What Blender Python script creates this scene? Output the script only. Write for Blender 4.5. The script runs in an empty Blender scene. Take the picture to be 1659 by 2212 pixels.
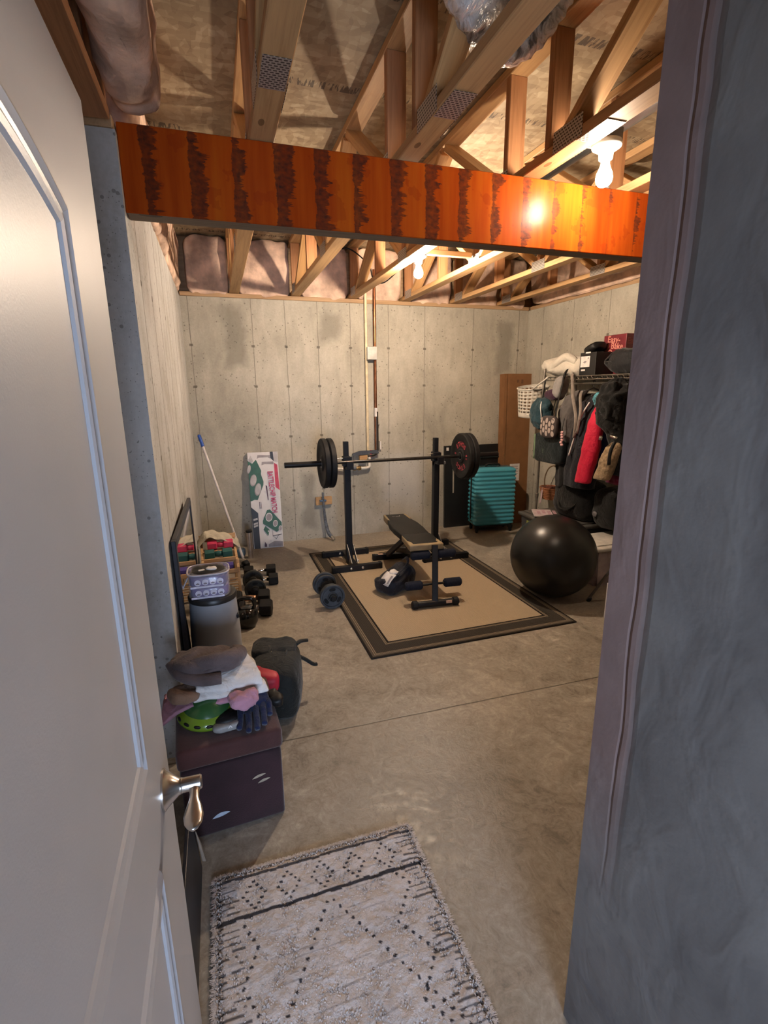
import bpy, bmesh, math, random
from math import sin, cos, pi, radians, atan2, sqrt, exp
from mathutils import Vector, Matrix, noise, Euler
random.seed(7)
S = bpy.context.scene
COL = S.collection
V = Vector
# ------------------------------------------------------------------ helpers
def link(o):
    COL.objects.link(o); return o
def tag(o, label=None, cat=None, group=None, kind=None):
    if label: o['label'] = label
    if cat: o['category'] = cat
    if group: o['group'] = group
    if kind: o['kind'] = kind
    return o
def thing(name, label, cat, loc=(0, 0, 0), rot=(0, 0, 0), group=None, kind=None):
    o = link(bpy.data.objects.new(name, None))
    o.empty_display_size = .05
    o.location = loc; o.rotation_euler = rot
    return tag(o, label, cat, group, kind)
def obj(name, bm, mat, parent=None, smooth=False, loc=(0, 0, 0), rot=(0, 0, 0), label=None, kind=None):
    bmesh.ops.recalc_face_normals(bm, faces=bm.faces)
    me = bpy.data.meshes.new(name)
    bm.to_mesh(me); bm.free()
    if isinstance(mat, (list, tuple)):
        for m in mat: me.materials.append(m)
    else:
        me.materials.append(mat)
    if smooth:
        me.polygons.foreach_set('use_smooth', [True] * len(me.polygons))
        if smooth == 'auto':
            me.set_sharp_from_angle(angle=radians(38))
    o = link(bpy.data.objects.new(name, me))
    o.location = loc; o.rotation_euler = rot
    if parent: o.parent = parent
    if label: o['label'] = label
    if kind: o['kind'] = kind
    return o
def solo(name, bm, mat, label, cat, loc=(0, 0, 0), rot=(0, 0, 0), smooth=False, group=None):
    return tag(obj(name, bm, mat, None, smooth, loc, rot), label, cat, group)
def struct(name, bm, mat, smooth=False):
    return tag(obj(name, bm, mat, None, smooth), kind='structure')
def copy_tree(o, parent=None):
    c = o.copy(); COL.objects.link(c)
    if parent: c.parent = parent
    for ch in list(o.children): copy_tree(ch, c)
    return c
def B(): return bmesh.new()
def xf(bm, verts, M):
    bmesh.ops.transform(bm, matrix=M, verts=verts)
def box(bm, c, s, bev=0, rot=(0, 0, 0), seg=2, mi=0):
    r = bmesh.ops.create_cube(bm, size=1)
    vs = r['verts']
    M = Matrix.Translation(c) @ Euler(rot).to_matrix().to_4x4() @ Matrix.Diagonal((s[0], s[1], s[2], 1))
    xf(bm, vs, M)
    fs = list({f for v in vs for f in v.link_faces})
    for f in fs: f.material_index = mi
    if bev:
        es = list({e for f in fs for e in f.edges})
        bmesh.ops.bevel(bm, geom=es, offset=bev, segments=seg, profile=.5, affect='EDGES', material=-1)
    return bm
def frame_to(d, up=V((0, 0, 1))):
    d = V(d).normalized()
    if abs(d.dot(up)) > .999: up = V((0, 1, 0))
    x = up.cross(d).normalized(); y = d.cross(x)
    return x, y, d
def ring(bm, c, x, y, r, n, ry=None):
    ry = r if ry is None else ry
    return [bm.verts.new(V(c) + x * (cos(2 * pi * i / n) * r) + y * (sin(2 * pi * i / n) * ry)) for i in range(n)]
def bridge(bm, a, b, mi=0):
    n = len(a)
    for i in range(n):
        f = bm.faces.new((a[i], a[(i + 1) % n], b[(i + 1) % n], b[i])); f.material_index = mi
def cap(bm, a, mi=0):
    f = bm.faces.new(a); f.material_index = mi
def cyl(bm, p0, p1, r0, r1=None, n=20, caps=True, bev=0, mi=0):
    r1 = r0 if r1 is None else r1
    p0, p1 = V(p0), V(p1)
    x, y, d = frame_to(p1 - p0)
    if bev:
        prof = [(0, r0 - bev), (bev, r0)]
        L = (p1 - p0).length
        prof += [(L - bev, r1), (L, r1 - bev)]
    else:
        prof = [(0, r0), ((p1 - p0).length, r1)]
    rs = [ring(bm, p0 + d * t, x, y, r, n) for t, r in prof]
    for a, b in zip(rs, rs[1:]): bridge(bm, a, b, mi)
    if caps: cap(bm, rs[0][::-1], mi); cap(bm, rs[-1], mi)
    return bm
def axial(bm, p0, d, prof, n=28, closed=True, mi=0):
    """surface of revolution: prof = (distance along d, radius)"""
    x, y, d = frame_to(d)
    rs = [ring(bm, V(p0) + d * t, x, y, max(r, 1e-4), n) for t, r in prof]
    for a, b in zip(rs, rs[1:]): bridge(bm, a, b, mi)
    if closed: cap(bm, rs[0][::-1], mi); cap(bm, rs[-1], mi)
    return bm
def smooth_path(pts, k=6):
    pts = [V(p) for p in pts]
    out = []
    for i in range(len(pts) - 1):
        p0 = pts[max(i - 1, 0)]; p1 = pts[i]; p2 = pts[i + 1]; p3 = pts[min(i + 2, len(pts) - 1)]
        for j in range(k):
            t = j / k
            out.append(.5 * ((2 * p1) + (p2 - p0) * t + (2 * p0 - 5 * p1 + 4 * p2 - p3) * t * t + (3 * p1 - p0 - 3 * p2 + p3) * t ** 3))
    out.append(pts[-1])
    return out
def tube(bm, pts, r, n=10, k=6, flat=None, up=V((0, 0, 1)), mi=0, rf=None):
    P = smooth_path(pts, k) if k else [V(p) for p in pts]
    rs = []
    px = None
    for i, p in enumerate(P):
        d = (P[min(i + 1, len(P) - 1)] - P[max(i - 1, 0)]).normalized()
        if px is None:
            x, y, _ = frame_to(d, up)
        else:
            x = (px - d * px.dot(d)).normalized(); y = d.cross(x)
        px = x
        rr = rf(i / (len(P) - 1)) * r if rf else r
        rs.append(ring(bm, p, x, y, rr, n, flat if flat else rr))
    for a, b in zip(rs, rs[1:]): bridge(bm, a, b, mi)
    cap(bm, rs[0][::-1], mi); cap(bm, rs[-1], mi)
    return bm
def lathe(bm, prof, n=32, c=(0, 0, 0), closed=False, mi=0):
    rs = [ring(bm, V(c) + V((0, 0, z)), V((1, 0, 0)), V((0, 1, 0)), max(r, 1e-4), n) for r, z in prof]
    for a, b in zip(rs, rs[1:]): bridge(bm, a, b, mi)
    if closed: cap(bm, rs[0][::-1], mi); cap(bm, rs[-1], mi)
    return bm
def nz(p, s, seed=0):
    return noise.noise(V(p) * s + V((seed * 7.3, seed * 3.1, seed * 5.7)))
def soft(bm, c, s, e=.45, rot=(0, 0, 0), amp=.0, ns=8, seed=0, nu=40, nv=22, mi=0, bend=None):
    """rounded lump: superellipsoid half sizes s, exponent e (small=boxy), noise folds"""
    M = Matrix.Translation(c) @ Euler(rot).to_matrix().to_4x4()
    def sp(a, k): return math.copysign(abs(a) ** k, a)
    rows = []
    for j in range(1, nv):
        t = -pi / 2 + pi * j / nv
        row = []
        for i in range(nu):
            u = 2 * pi * i / nu
            p = V((s[0] * sp(cos(t), e) * sp(cos(u), e), s[1] * sp(cos(t), e) * sp(sin(u), e), s[2] * sp(sin(t), e)))
            if amp:
                nrm = V((p.x / s[0] ** 2, p.y / s[1] ** 2, p.z / s[2] ** 2)).normalized()
                q = nz(p, ns, seed) + .5 * nz(p, ns * 2.3, seed + 3)
                p += nrm * (amp * q)
            if bend: p = bend(p)
            row.append(bm.verts.new(M @ p))
        rows.append(row)
    for a, b in zip(rows, rows[1:]): bridge(bm, a, b, mi)
    cap(bm, rows[0][::-1], mi); cap(bm, rows[-1], mi)
    return bm
def sheet(bm, f, nu, nv, th=.004, mi=0):
    """cloth sheet from f(u,v) with thickness"""
    g = [[V(f(i / nu, j / nv)) for i in range(nu + 1)] for j in range(nv + 1)]
    def nrm(i, j):
        a = g[j][min(i + 1, nu)] - g[j][max(i - 1, 0)]
        b = g[min(j + 1, nv)][i] - g[max(j - 1, 0)][i]
        n = a.cross(b)
        return n.normalized() if n.length > 1e-9 else V((0, 0, 1))
    A = [[bm.verts.new(g[j][i] + nrm(i, j) * th / 2) for i in range(nu + 1)] for j in range(nv + 1)]
    D = [[bm.verts.new(g[j][i] - nrm(i, j) * th / 2) for i in range(nu + 1)] for j in range(nv + 1)]
    def q(*v):
        fc = bm.faces.new(v); fc.material_index = mi
    for j in range(nv):
        for i in range(nu):
            q(A[j][i], A[j][i + 1], A[j + 1][i + 1], A[j + 1][i])
            q(D[j][i], D[j + 1][i], D[j + 1][i + 1], D[j][i + 1])
    for i in range(nu):
        q(A[0][i], D[0][i], D[0][i + 1], A[0][i + 1]); q(A[nv][i], A[nv][i + 1], D[nv][i + 1], D[nv][i])
    for j in range(nv):
        q(A[j][0], A[j + 1][0], D[j + 1][0], D[j][0]); q(A[j][nu], D[j][nu], D[j + 1][nu], A[j + 1][nu])
    return bm
def ipol(secs, k):
    """interpolate tuples"""
    out = []
    for a, b in zip(secs, secs[1:]):
        for j in range(k):
            t = j / k; t2 = t * t * (3 - 2 * t) * .5 + t * .5
            out.append(tuple(x + (y - x) * t2 for x, y in zip(a, b)))
    out.append(secs[-1]); return out
def hang(bm, secs, n=44, k=6, fold=.12, kf=7, seed=0, mi=0, wr=.006):
    """hanging cloth: secs = (x, y, z, half width along y, half thickness along x)"""
    rs = []
    for (x, y, z, a, b) in ipol(secs, k):
        row = []
        for i in range(n):
            t = 2 * pi * i / n
            m = 1 + fold * sin(kf * t + seed + 2.5 * nz((0, 0, z), 5, seed))
            p = V((x - cos(t) * b * m, y + sin(t) * a * (1 + .3 * (m - 1)), z))
            p += V((-1, 0, 0)) * wr * (nz(p, 14, seed) + .6 * nz(p, 30, seed)) * 1.6
            p.y += wr * nz(p, 16, seed + 2)
            row.append(bm.verts.new(p))
        rs.append(row)
    for a, b in zip(rs, rs[1:]): bridge(bm, a, b, mi)
    cap(bm, rs[0][::-1], mi); cap(bm, rs[-1], mi)
    return bm
def poly(bm, pts, th=0, mi=0):
    """flat polygon from 3D points"""
    f = bm.faces.new([bm.verts.new(V(p)) for p in pts]); f.material_index = mi
    if th:
        r = bmesh.ops.extrude_face_region(bm, geom=[f])
        bm.normal_update()
        n = f.normal.copy()
        bmesh.ops.translate(bm, vec=n * th, verts=[v for v in r['geom'] if isinstance(v, bmesh.types.BMVert)])
        for e in r['geom']:
            if isinstance(e, bmesh.types.BMFace): e.material_index = mi
    return bm
def text_bm(s, size=1, bold=0, extrude=0, align='CENTER', space=1.0):
    cu = bpy.data.curves.new('lettering', 'FONT')
    cu.body = s; cu.size = size; cu.align_x = align; cu.align_y = 'CENTER'
    cu.offset = bold; cu.extrude = extrude; cu.space_character = space; cu.resolution_u = 3
    o = bpy.data.objects.new('lettering', cu); COL.objects.link(o)
    dg = bpy.context.evaluated_depsgraph_get()
    me = bpy.data.meshes.new_from_object(o.evaluated_get(dg))
    bm = B(); bm.from_mesh(me)
    bpy.data.meshes.remove(me); bpy.data.objects.remove(o); bpy.data.curves.remove(cu)
    return bm
def put(bm, src, M, mi=None):
    """append src bmesh transformed by M"""
    xf(src, src.verts[:], M)
    mp = {v: bm.verts.new(v.co) for v in src.verts}
    for f in src.faces:
        try:
            g = bm.faces.new([mp[v] for v in f.verts]); g.material_index = f.material_index if mi is None else mi
        except ValueError: pass
    src.free()
    return bm
def basis(o, x, y, z):
    return Matrix(((x[0], y[0], z[0], o[0]), (x[1], y[1], z[1], o[1]), (x[2], y[2], z[2], o[2]), (0, 0, 0, 1)))

# ------------------------------------------------------------------ materials
class NT:
    def __init__(s, name):
        s.m = bpy.data.materials.new(name); s.m.use_nodes = True
        s.t = s.m.node_tree; s.t.nodes.clear()
        s.out = s.t.nodes.new('ShaderNodeOutputMaterial')
        s.p = s.t.nodes.new('ShaderNodeBsdfPrincipled')
        s.t.links.new(s.p.outputs[0], s.out.inputs[0])
    def n(s, ty, **k):
        x = s.t.nodes.new(ty)
        for a, b in k.items(): setattr(x, a, b)
        return x
    def l(s, a, b): s.t.links.new(a, b)
    def val(s, sock, v):
        if hasattr(v, 'is_output') or hasattr(v, 'links'): s.l(v, sock)
        else:
            sock.default_value = v
    def mth(s, op, a, b=None, c=None, clamp=False):
        x = s.n('ShaderNodeMath', operation=op, use_clamp=clamp)
        s.val(x.inputs[0], a)
        if b is not None: s.val(x.inputs[1], b)
        if c is not None: s.val(x.inputs[2], c)
        return x.outputs[0]
    def obj(s, scale=(1, 1, 1), loc=(0, 0, 0), rot=(0, 0, 0)):
        tc = s.n('ShaderNodeTexCoord'); mp = s.n('ShaderNodeMapping')
        s.l(tc.outputs['Object'], mp.inputs[0])
        mp.inputs['Scale'].default_value = scale; mp.inputs['Location'].default_value = loc; mp.inputs['Rotation'].default_value = rot
        return mp.outputs[0]
    def xyz(s):
        tc = s.n('ShaderNodeTexCoord'); sp = s.n('ShaderNodeSeparateXYZ')
        s.l(tc.outputs['Object'], sp.inputs[0]); return sp.outputs
    def noise(s, vec, scale, detail=4, rough=.55, dist=0):
        x = s.n('ShaderNodeTexNoise'); s.l(vec, x.inputs['Vector'])
        x.inputs['Scale'].default_value = scale; x.inputs['Detail'].default_value = detail
        x.inputs['Roughness'].default_value = rough; x.inputs['Distortion'].default_value = dist
        return x.outputs[0]
    def ramp(s, fac, stops, interp='LINEAR'):
        x = s.n('ShaderNodeValToRGB'); s.l(fac, x.inputs[0]); r = x.color_ramp; r.interpolation = interp
        while len(r.elements) < len(stops): r.elements.new(.5)
        for e, (p, c) in zip(r.elements, stops):
            e.position = p; e.color = (*c, 1) if len(c) == 3 else c
        return x.outputs[0]
    def mix(s, fac, a, b, mode='MIX'):
        x = s.n('ShaderNodeMix', data_type='RGBA', blend_type=mode)
        s.val(x.inputs[0], fac)
        for i, c in ((6, a), (7, b)):
            if isinstance(c, (tuple, list)): x.inputs[i].default_value = (*c[:3], 1)
            else: s.l(c, x.inputs[i])
        return x.outputs[2]
    def bump(s, h, strength=.3, dist=.01):
        x = s.n('ShaderNodeBump'); s.l(h, x.inputs['Height'])
        x.inputs['Strength'].default_value = strength; x.inputs['Distance'].default_value = dist
        s.l(x.outputs[0], s.p.inputs['Normal'])
    def col(s, c):
        if isinstance(c, (tuple, list)): s.p.inputs['Base Color'].default_value = (*c[:3], 1)
        else: s.l(c, s.p.inputs['Base Color'])
    def set(s, **k):
        for a, b in k.items(): s.val(s.p.inputs[a.replace('_', ' ')], b)
_MC = {}
def mat(name, c, rough=.6, metal=0, var=.12, vs=18, bump=0, bs=120, spec=.5, emit=None, es=0, coat=0, sheen=0, alpha=1, stretch=(1, 1, 1), wr=0):
    if name in _MC: return _MC[name]
    t = NT(name)
    v = t.obj(stretch)
    f = t.noise(v, vs, 4)
    d = tuple(max(0, x * (1 - var * 1.6)) for x in c); e = tuple(min(1, x * (1 + var * 1.2)) for x in c)
    t.col(t.ramp(f, [(.3, d), (.7, e)]))
    t.set(Roughness=rough, Metallic=metal)
    t.p.inputs['Specular IOR Level'].default_value = spec
    if coat: t.p.inputs['Coat Weight'].default_value = coat
    if sheen: t.p.inputs['Sheen Weight'].default_value = sheen; t.p.inputs['Sheen Roughness'].default_value = .5
    if wr: t.bump(t.mth('ADD', t.mth('MULTIPLY', t.noise(v, bs, 2), .12), t.noise(t.obj((1, 1, 1)), wr, 5, .6, 1.2)), .55, .022)
    elif bump: t.bump(t.noise(v, bs, 3), bump, .004)
    if emit:
        t.p.inputs['Emission Color'].default_value = (*emit, 1); t.p.inputs['Emission Strength'].default_value = es
    if alpha < 1: t.p.inputs['Alpha'].default_value = alpha
    _MC[name] = t.m
    return t.m
def cloth(name, c, var=.18, vs=9, bump=.5, bs=260, rough=.9, sheen=.15, wr=16):
    return mat(name, c, rough, 0, var, vs, bump, bs, .25, sheen=sheen, wr=wr)
def wood(name, c, c2, sc=1.0, rough=.6, axis=0, knots=True):
    """grain runs along local axis"""
    t = NT(name)
    st = [26, 26, 26]; st[axis] = 1.3
    v = t.obj(tuple(x * sc for x in st))
    w = t.noise(v, 1.4, 5, .6, .6)
    fine = t.noise(t.obj(tuple(x * sc * 4 for x in st)), 1.5, 3)
    f = t.mth('ADD', t.mth('MULTIPLY', w, .75), t.mth('MULTIPLY', fine, .25))
    col = t.ramp(f, [(.3, c2), (.5, c), (.72, tuple(min(1, x * 1.18) for x in c))])
    if knots:
        ks = [5, 5, 5]; ks[axis] = 2.2
        vo = t.n('ShaderNodeTexVoronoi'); t.l(t.obj(tuple(ks)), vo.inputs['Vector']); vo.inputs['Scale'].default_value = 1
        k = t.mth('LESS_THAN', vo.outputs['Distance'], .09)
        col = t.mix(t.mth('MULTIPLY', k, .7), col, tuple(x * .35 for x in c2))
    t.col(col); t.set(Roughness=rough); t.p.inputs['Specular IOR Level'].default_value = .3
    t.bump(f, .15, .004)
    return t.m
def concrete(name, axis, lines, rows=(), base=(.43, .40, .335), dark=(.30, .28, .235), light=(.55, .52, .445), tie=True, lw=.006, damp=(), pale=()):
    t = NT(name)
    X = t.xyz(); a = X[axis]; z = X[2]
    v = t.obj()
    n1 = t.noise(v, 1.6, 5, .6); n2 = t.noise(t.obj((1, 1, .35)), 7, 5, .65, .8); n3 = t.noise(v, 60, 3)
    f = t.mth('ADD', t.mth('ADD', t.mth('MULTIPLY', n1, .5), t.mth('MULTIPLY', n2, .35)), t.mth('MULTIPLY', n3, .15))
    col = t.ramp(f, [(.33, dark), (.5, base), (.66, light)])
    ed = t.mth('MULTIPLY', t.mth('SUBTRACT', t.noise(v, 5, 4, .6), .5), .16)
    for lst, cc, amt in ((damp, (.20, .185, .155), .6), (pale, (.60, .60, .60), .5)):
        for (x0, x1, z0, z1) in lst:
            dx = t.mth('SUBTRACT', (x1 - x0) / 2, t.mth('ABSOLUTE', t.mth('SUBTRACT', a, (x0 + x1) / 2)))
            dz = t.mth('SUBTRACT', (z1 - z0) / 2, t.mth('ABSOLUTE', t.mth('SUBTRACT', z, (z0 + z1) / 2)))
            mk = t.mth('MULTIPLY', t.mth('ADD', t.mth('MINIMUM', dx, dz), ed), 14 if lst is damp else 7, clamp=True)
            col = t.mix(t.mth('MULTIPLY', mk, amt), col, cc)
    # pinholes
    vo = t.n('ShaderNodeTexVoronoi'); t.l(v, vo.inputs['Vector']); vo.inputs['Scale'].default_value = 26
    vo.inputs['Randomness'].default_value = 1
    gate = t.mth('GREATER_THAN', t.noise(v, 4, 2), .5)
    hole = t.mth('MULTIPLY', t.mth('LESS_THAN', vo.outputs['Distance'], .17), gate)
    vo2 = t.n('ShaderNodeTexVoronoi'); t.l(v, vo2.inputs['Vector']); vo2.inputs['Scale'].default_value = 70
    hole2 = t.mth('MULTIPLY', t.mth('LESS_THAN', vo2.outputs['Distance'], .14), t.mth('GREATER_THAN', t.noise(v, 3, 2), .48))
    hole = t.mth('MAXIMUM', hole, hole2)
    col = t.mix(t.mth('MULTIPLY', hole, .55), col, (.10, .09, .075))
    wob = t.mth('MULTIPLY', t.mth('SUBTRACT', t.noise(v, 9, 3), .5), .012)
    aw = t.mth('ADD', a, wob)
    lm = None; tm = None
    for L in lines:
        d = t.mth('ABSOLUTE', t.mth('SUBTRACT', aw, L))
        m = t.mth('SMOOTH_MIN', 1, 1)if False else t.mth('SUBTRACT', 1, t.mth('DIVIDE', d, lw), clamp=True)
        lm = m if lm is None else t.mth('MAXIMUM', lm, m)
        if tie:
            q = t.mth('LESS_THAN', t.mth('ABSOLUTE', t.mth('SUBTRACT', aw, L)), .017)
            tm = q if tm is None else t.mth('MAXIMUM', tm, q)
    if lm is not None:
        brk = t.mth('ADD', t.mth('MULTIPLY', t.noise(t.obj((1, 1, 1)), 3.2, 3), 1.3), .05, clamp=True)
        col = t.mix(t.mth('MULTIPLY', lm, brk), col, (.16, .145, .12))
    if tm is not None and rows:
        rm = None
        zw = t.mth('ADD', z, wob)
        for r in rows:
            q = t.mth('LESS_THAN', t.mth('ABSOLUTE', t.mth('SUBTRACT', zw, r)), .011)
            rm = q if rm is None else t.mth('MAXIMUM', rm, q)
        col = t.mix(t.mth('MULTIPLY', t.mth('MULTIPLY', tm, rm), .75), col, (.11, .095, .08))
    t.col(col); t.set(Roughness=.88); t.p.inputs['Specular IOR Level'].default_value = .25
    h = t.mth('SUBTRACT', t.mth('ADD', t.mth('MULTIPLY', n3, .3), t.mth('MULTIPLY', n2, .5)), t.mth('MULTIPLY', hole, .6))
    if lm is not None: h = t.mth('ADD', h, t.mth('MULTIPLY', lm, -.8))
    t.bump(h, .35, .008)
    return t.m
# ------------------------------------------------------------------ camera
YAW, PIT, ROLL, H = radians(17.918), radians(13.76), radians(-.538), 1.58
fw = V((sin(YAW) * cos(PIT), cos(YAW) * cos(PIT), -sin(PIT)))
rt = V((cos(YAW), -sin(YAW), 0)); up = rt.cross(fw)
r2 = rt * cos(ROLL) + up * sin(ROLL); u2 = -rt * sin(ROLL) + up * cos(ROLL)
cd = bpy.data.cameras.new('camera'); cam = link(bpy.data.objects.new('camera', cd))
cd.sensor_fit = 'HORIZONTAL'; cd.sensor_width = 36; cd.lens = 1080.4 / 1659 * 36
cd.clip_start = .02
cam.matrix_world = basis(V((0, 0, H)), r2, u2, -fw)
S.camera = cam
# ------------------------------------------------------------------ room materials
LB = [-.19, .377, .694, 1.014, 1.35, 1.76, 2.171, 2.749, 3.323]
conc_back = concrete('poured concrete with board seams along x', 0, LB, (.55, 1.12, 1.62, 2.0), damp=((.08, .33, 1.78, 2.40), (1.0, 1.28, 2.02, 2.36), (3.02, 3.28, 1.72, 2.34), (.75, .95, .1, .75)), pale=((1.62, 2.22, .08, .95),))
conc_left = concrete('poured concrete with board seams along y', 1, [2.35, 2.72, 3.05, 3.38, 3.75, 4.1, 4.5, 4.9], (.55, 1.3, 2.0), base=(.47, .465, .46), light=(.60, .595, .585), lw=.018)
conc_right = concrete('poured concrete side wall', 1, [2.9, 3.4, 3.95, 4.45, 4.95], (.6, 1.3, 2.05))
def conc_near():
    t = NT('concrete passage wall')
    v = t.obj(); X = t.xyz()
    n = t.noise(v, 3.2, 3, .5, .4); n2 = t.noise(t.obj((1, 1, .6)), 9, 3, .5, .8); n3 = t.noise(v, 60, 2)
    f = t.mth('ADD', t.mth('MULTIPLY', n, .7), t.mth('MULTIPLY', n2, .3))
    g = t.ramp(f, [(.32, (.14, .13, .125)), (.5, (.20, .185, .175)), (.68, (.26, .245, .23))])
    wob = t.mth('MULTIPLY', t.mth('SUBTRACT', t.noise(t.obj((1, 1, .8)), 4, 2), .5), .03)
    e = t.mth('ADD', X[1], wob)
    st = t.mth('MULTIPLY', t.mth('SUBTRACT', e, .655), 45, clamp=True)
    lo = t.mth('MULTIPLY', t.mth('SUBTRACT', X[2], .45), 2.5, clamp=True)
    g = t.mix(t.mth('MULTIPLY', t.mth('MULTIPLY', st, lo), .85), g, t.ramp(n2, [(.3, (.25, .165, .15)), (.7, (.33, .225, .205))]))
    def groove(c, wd):
        return t.mth('SUBTRACT', 1, t.mth('DIVIDE', t.mth('ABSOLUTE', t.mth('SUBTRACT', e, c)), wd), clamp=True)
    d = t.mth('ADD', groove(.692, .0055), t.mth('MULTIPLY', groove(.664, .012), .6))
    d = t.mth('MULTIPLY', d, lo)
    g = t.mix(t.mth('MULTIPLY', d, .45), g, (.13, .095, .10))
    # trowel ridges low on the wall, running along it
    r = t.noise(t.obj((1, 1.2, 16)), 1.0, 3, .5, .3)
    low = t.mth('MULTIPLY', t.mth('SUBTRACT', .85, X[2]), 2.2, clamp=True)
    rr_ = t.mth('MULTIPLY', t.mth('MULTIPLY', t.mth('SUBTRACT', r, .5), 3), low)
    g = t.mix(t.mth('MULTIPLY', t.mth('ABSOLUTE', rr_), .22), g, (.15, .14, .17))
    t.col(g); t.set(Roughness=.8); t.p.inputs['Specular IOR Level'].default_value = .3
    t.bump(t.mth('ADD', t.mth('ADD', t.mth('MULTIPLY', n2, .8), t.mth('MULTIPLY', n3, .1)), t.mth('ADD', t.mth('MULTIPLY', d, -.5), t.mth('MULTIPLY', rr_, .5))), .4, .012)
    return t.m
def floor_mat():
    t = NT('trowelled concrete floor')
    v = t.obj(); X = t.xyz()
    n1 = t.noise(v, 1.1, 4, .55, .4)
    n2 = t.noise(t.obj((1, 1, 1), rot=(0, 0, .6)), 5.5, 6, .68, 2.2)
    n3 = t.noise(t.obj((1, 1, 1), rot=(0, 0, .9)), 16, 5, .7, 3.0)
    n4 = t.noise(v, 140, 2)
    f = t.mth('ADD', t.mth('ADD', t.mth('MULTIPLY', n1, .3), t.mth('MULTIPLY', n2, .35)), t.mth('ADD', t.mth('MULTIPLY', n3, .28), t.mth('MULTIPLY', n4, .07)))
    g = t.ramp(f, [(.38, (.165, .137, .108)), (.465, (.275, .235, .188)), (.53, (.345, .30, .245)), (.63, (.50, .445, .375))])
    w = t.mth('MULTIPLY', t.mth('SUBTRACT', t.noise(v, 4, 2), .5), .012)
    yl = t.mth('ADD', t.mth('ADD', X[1], w), t.mth('MULTIPLY', X[0], .02))
    d = t.mth('SUBTRACT', 1, t.mth('DIVIDE', t.mth('ABSOLUTE', t.mth('SUBTRACT', yl, 2.055)), .006), clamp=True)
    g = t.mix(t.mth('MULTIPLY', d, .95), g, (.05, .04, .03))
    t.col(g)
    t.l(t.ramp(n2, [(.38, (.33,) * 3), (.62, (.62,) * 3)]), t.p.inputs['Roughness'])
    t.p.inputs['Specular IOR Level'].default_value = .4
    t.bump(t.mth('SUBTRACT', t.mth('ADD', n3, t.mth('MULTIPLY', n4, .3)), t.mth('MULTIPLY', d, 1.5)), .22, .006)
    return t.m
def osb_mat():
    t = NT('oriented strand board')
    v = t.obj()
    vo = t.n('ShaderNodeTexVoronoi'); t.l(t.obj((16, 34, 16), rot=(0, 0, .5)), vo.inputs['Vector']); vo.inputs['Scale'].default_value = 1
    vo2 = t.n('ShaderNodeTexVoronoi'); t.l(t.obj((38, 15, 16), rot=(0, 0, -.4)), vo2.inputs['Vector']); vo2.inputs['Scale'].default_value = 1
    sp = t.n('ShaderNodeSeparateColor'); t.l(vo.outputs['Color'], sp.inputs[0])
    sp2 = t.n('ShaderNodeSeparateColor'); t.l(vo2.outputs['Color'], sp2.inputs[0])
    n = t.noise(v, 3, 4)
    f = t.mth('ADD', t.mth('ADD', t.mth('MULTIPLY', sp.outputs[0], .3), t.mth('MULTIPLY', sp2.outputs[1], .25)), t.mth('MULTIPLY', n, .5))
    g = t.ramp(f, [(.25, (.21, .145, .085)), (.5, (.30, .22, .13)), (.68, (.37, .285, .18)), (.85, (.46, .375, .25))])
    # rows of faded black printing, too broken to read
    X = t.xyz()
    m = t.mth('GREATER_THAN', t.noise(t.obj((75, 9, 1)), 1, 2), .53)
    band = t.mth('LESS_THAN', t.mth('ABSOLUTE', t.mth('SUBTRACT', t.mth('PINGPONG', t.mth('ADD', X[1], .06), .61), .31)), .028)
    sel = t.mth('GREATER_THAN', t.noise(v, .9, 1), .45)
    t_m = t.mth('MULTIPLY', t.mth('MULTIPLY', m, band), t.mth('MULTIPLY', sel, .8))
    g = t.mix(t_m, g, (.05, .035, .025))
    t.col(g); t.set(Roughness=.75); t.bump(f, .3, .005)
    return t.m
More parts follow.
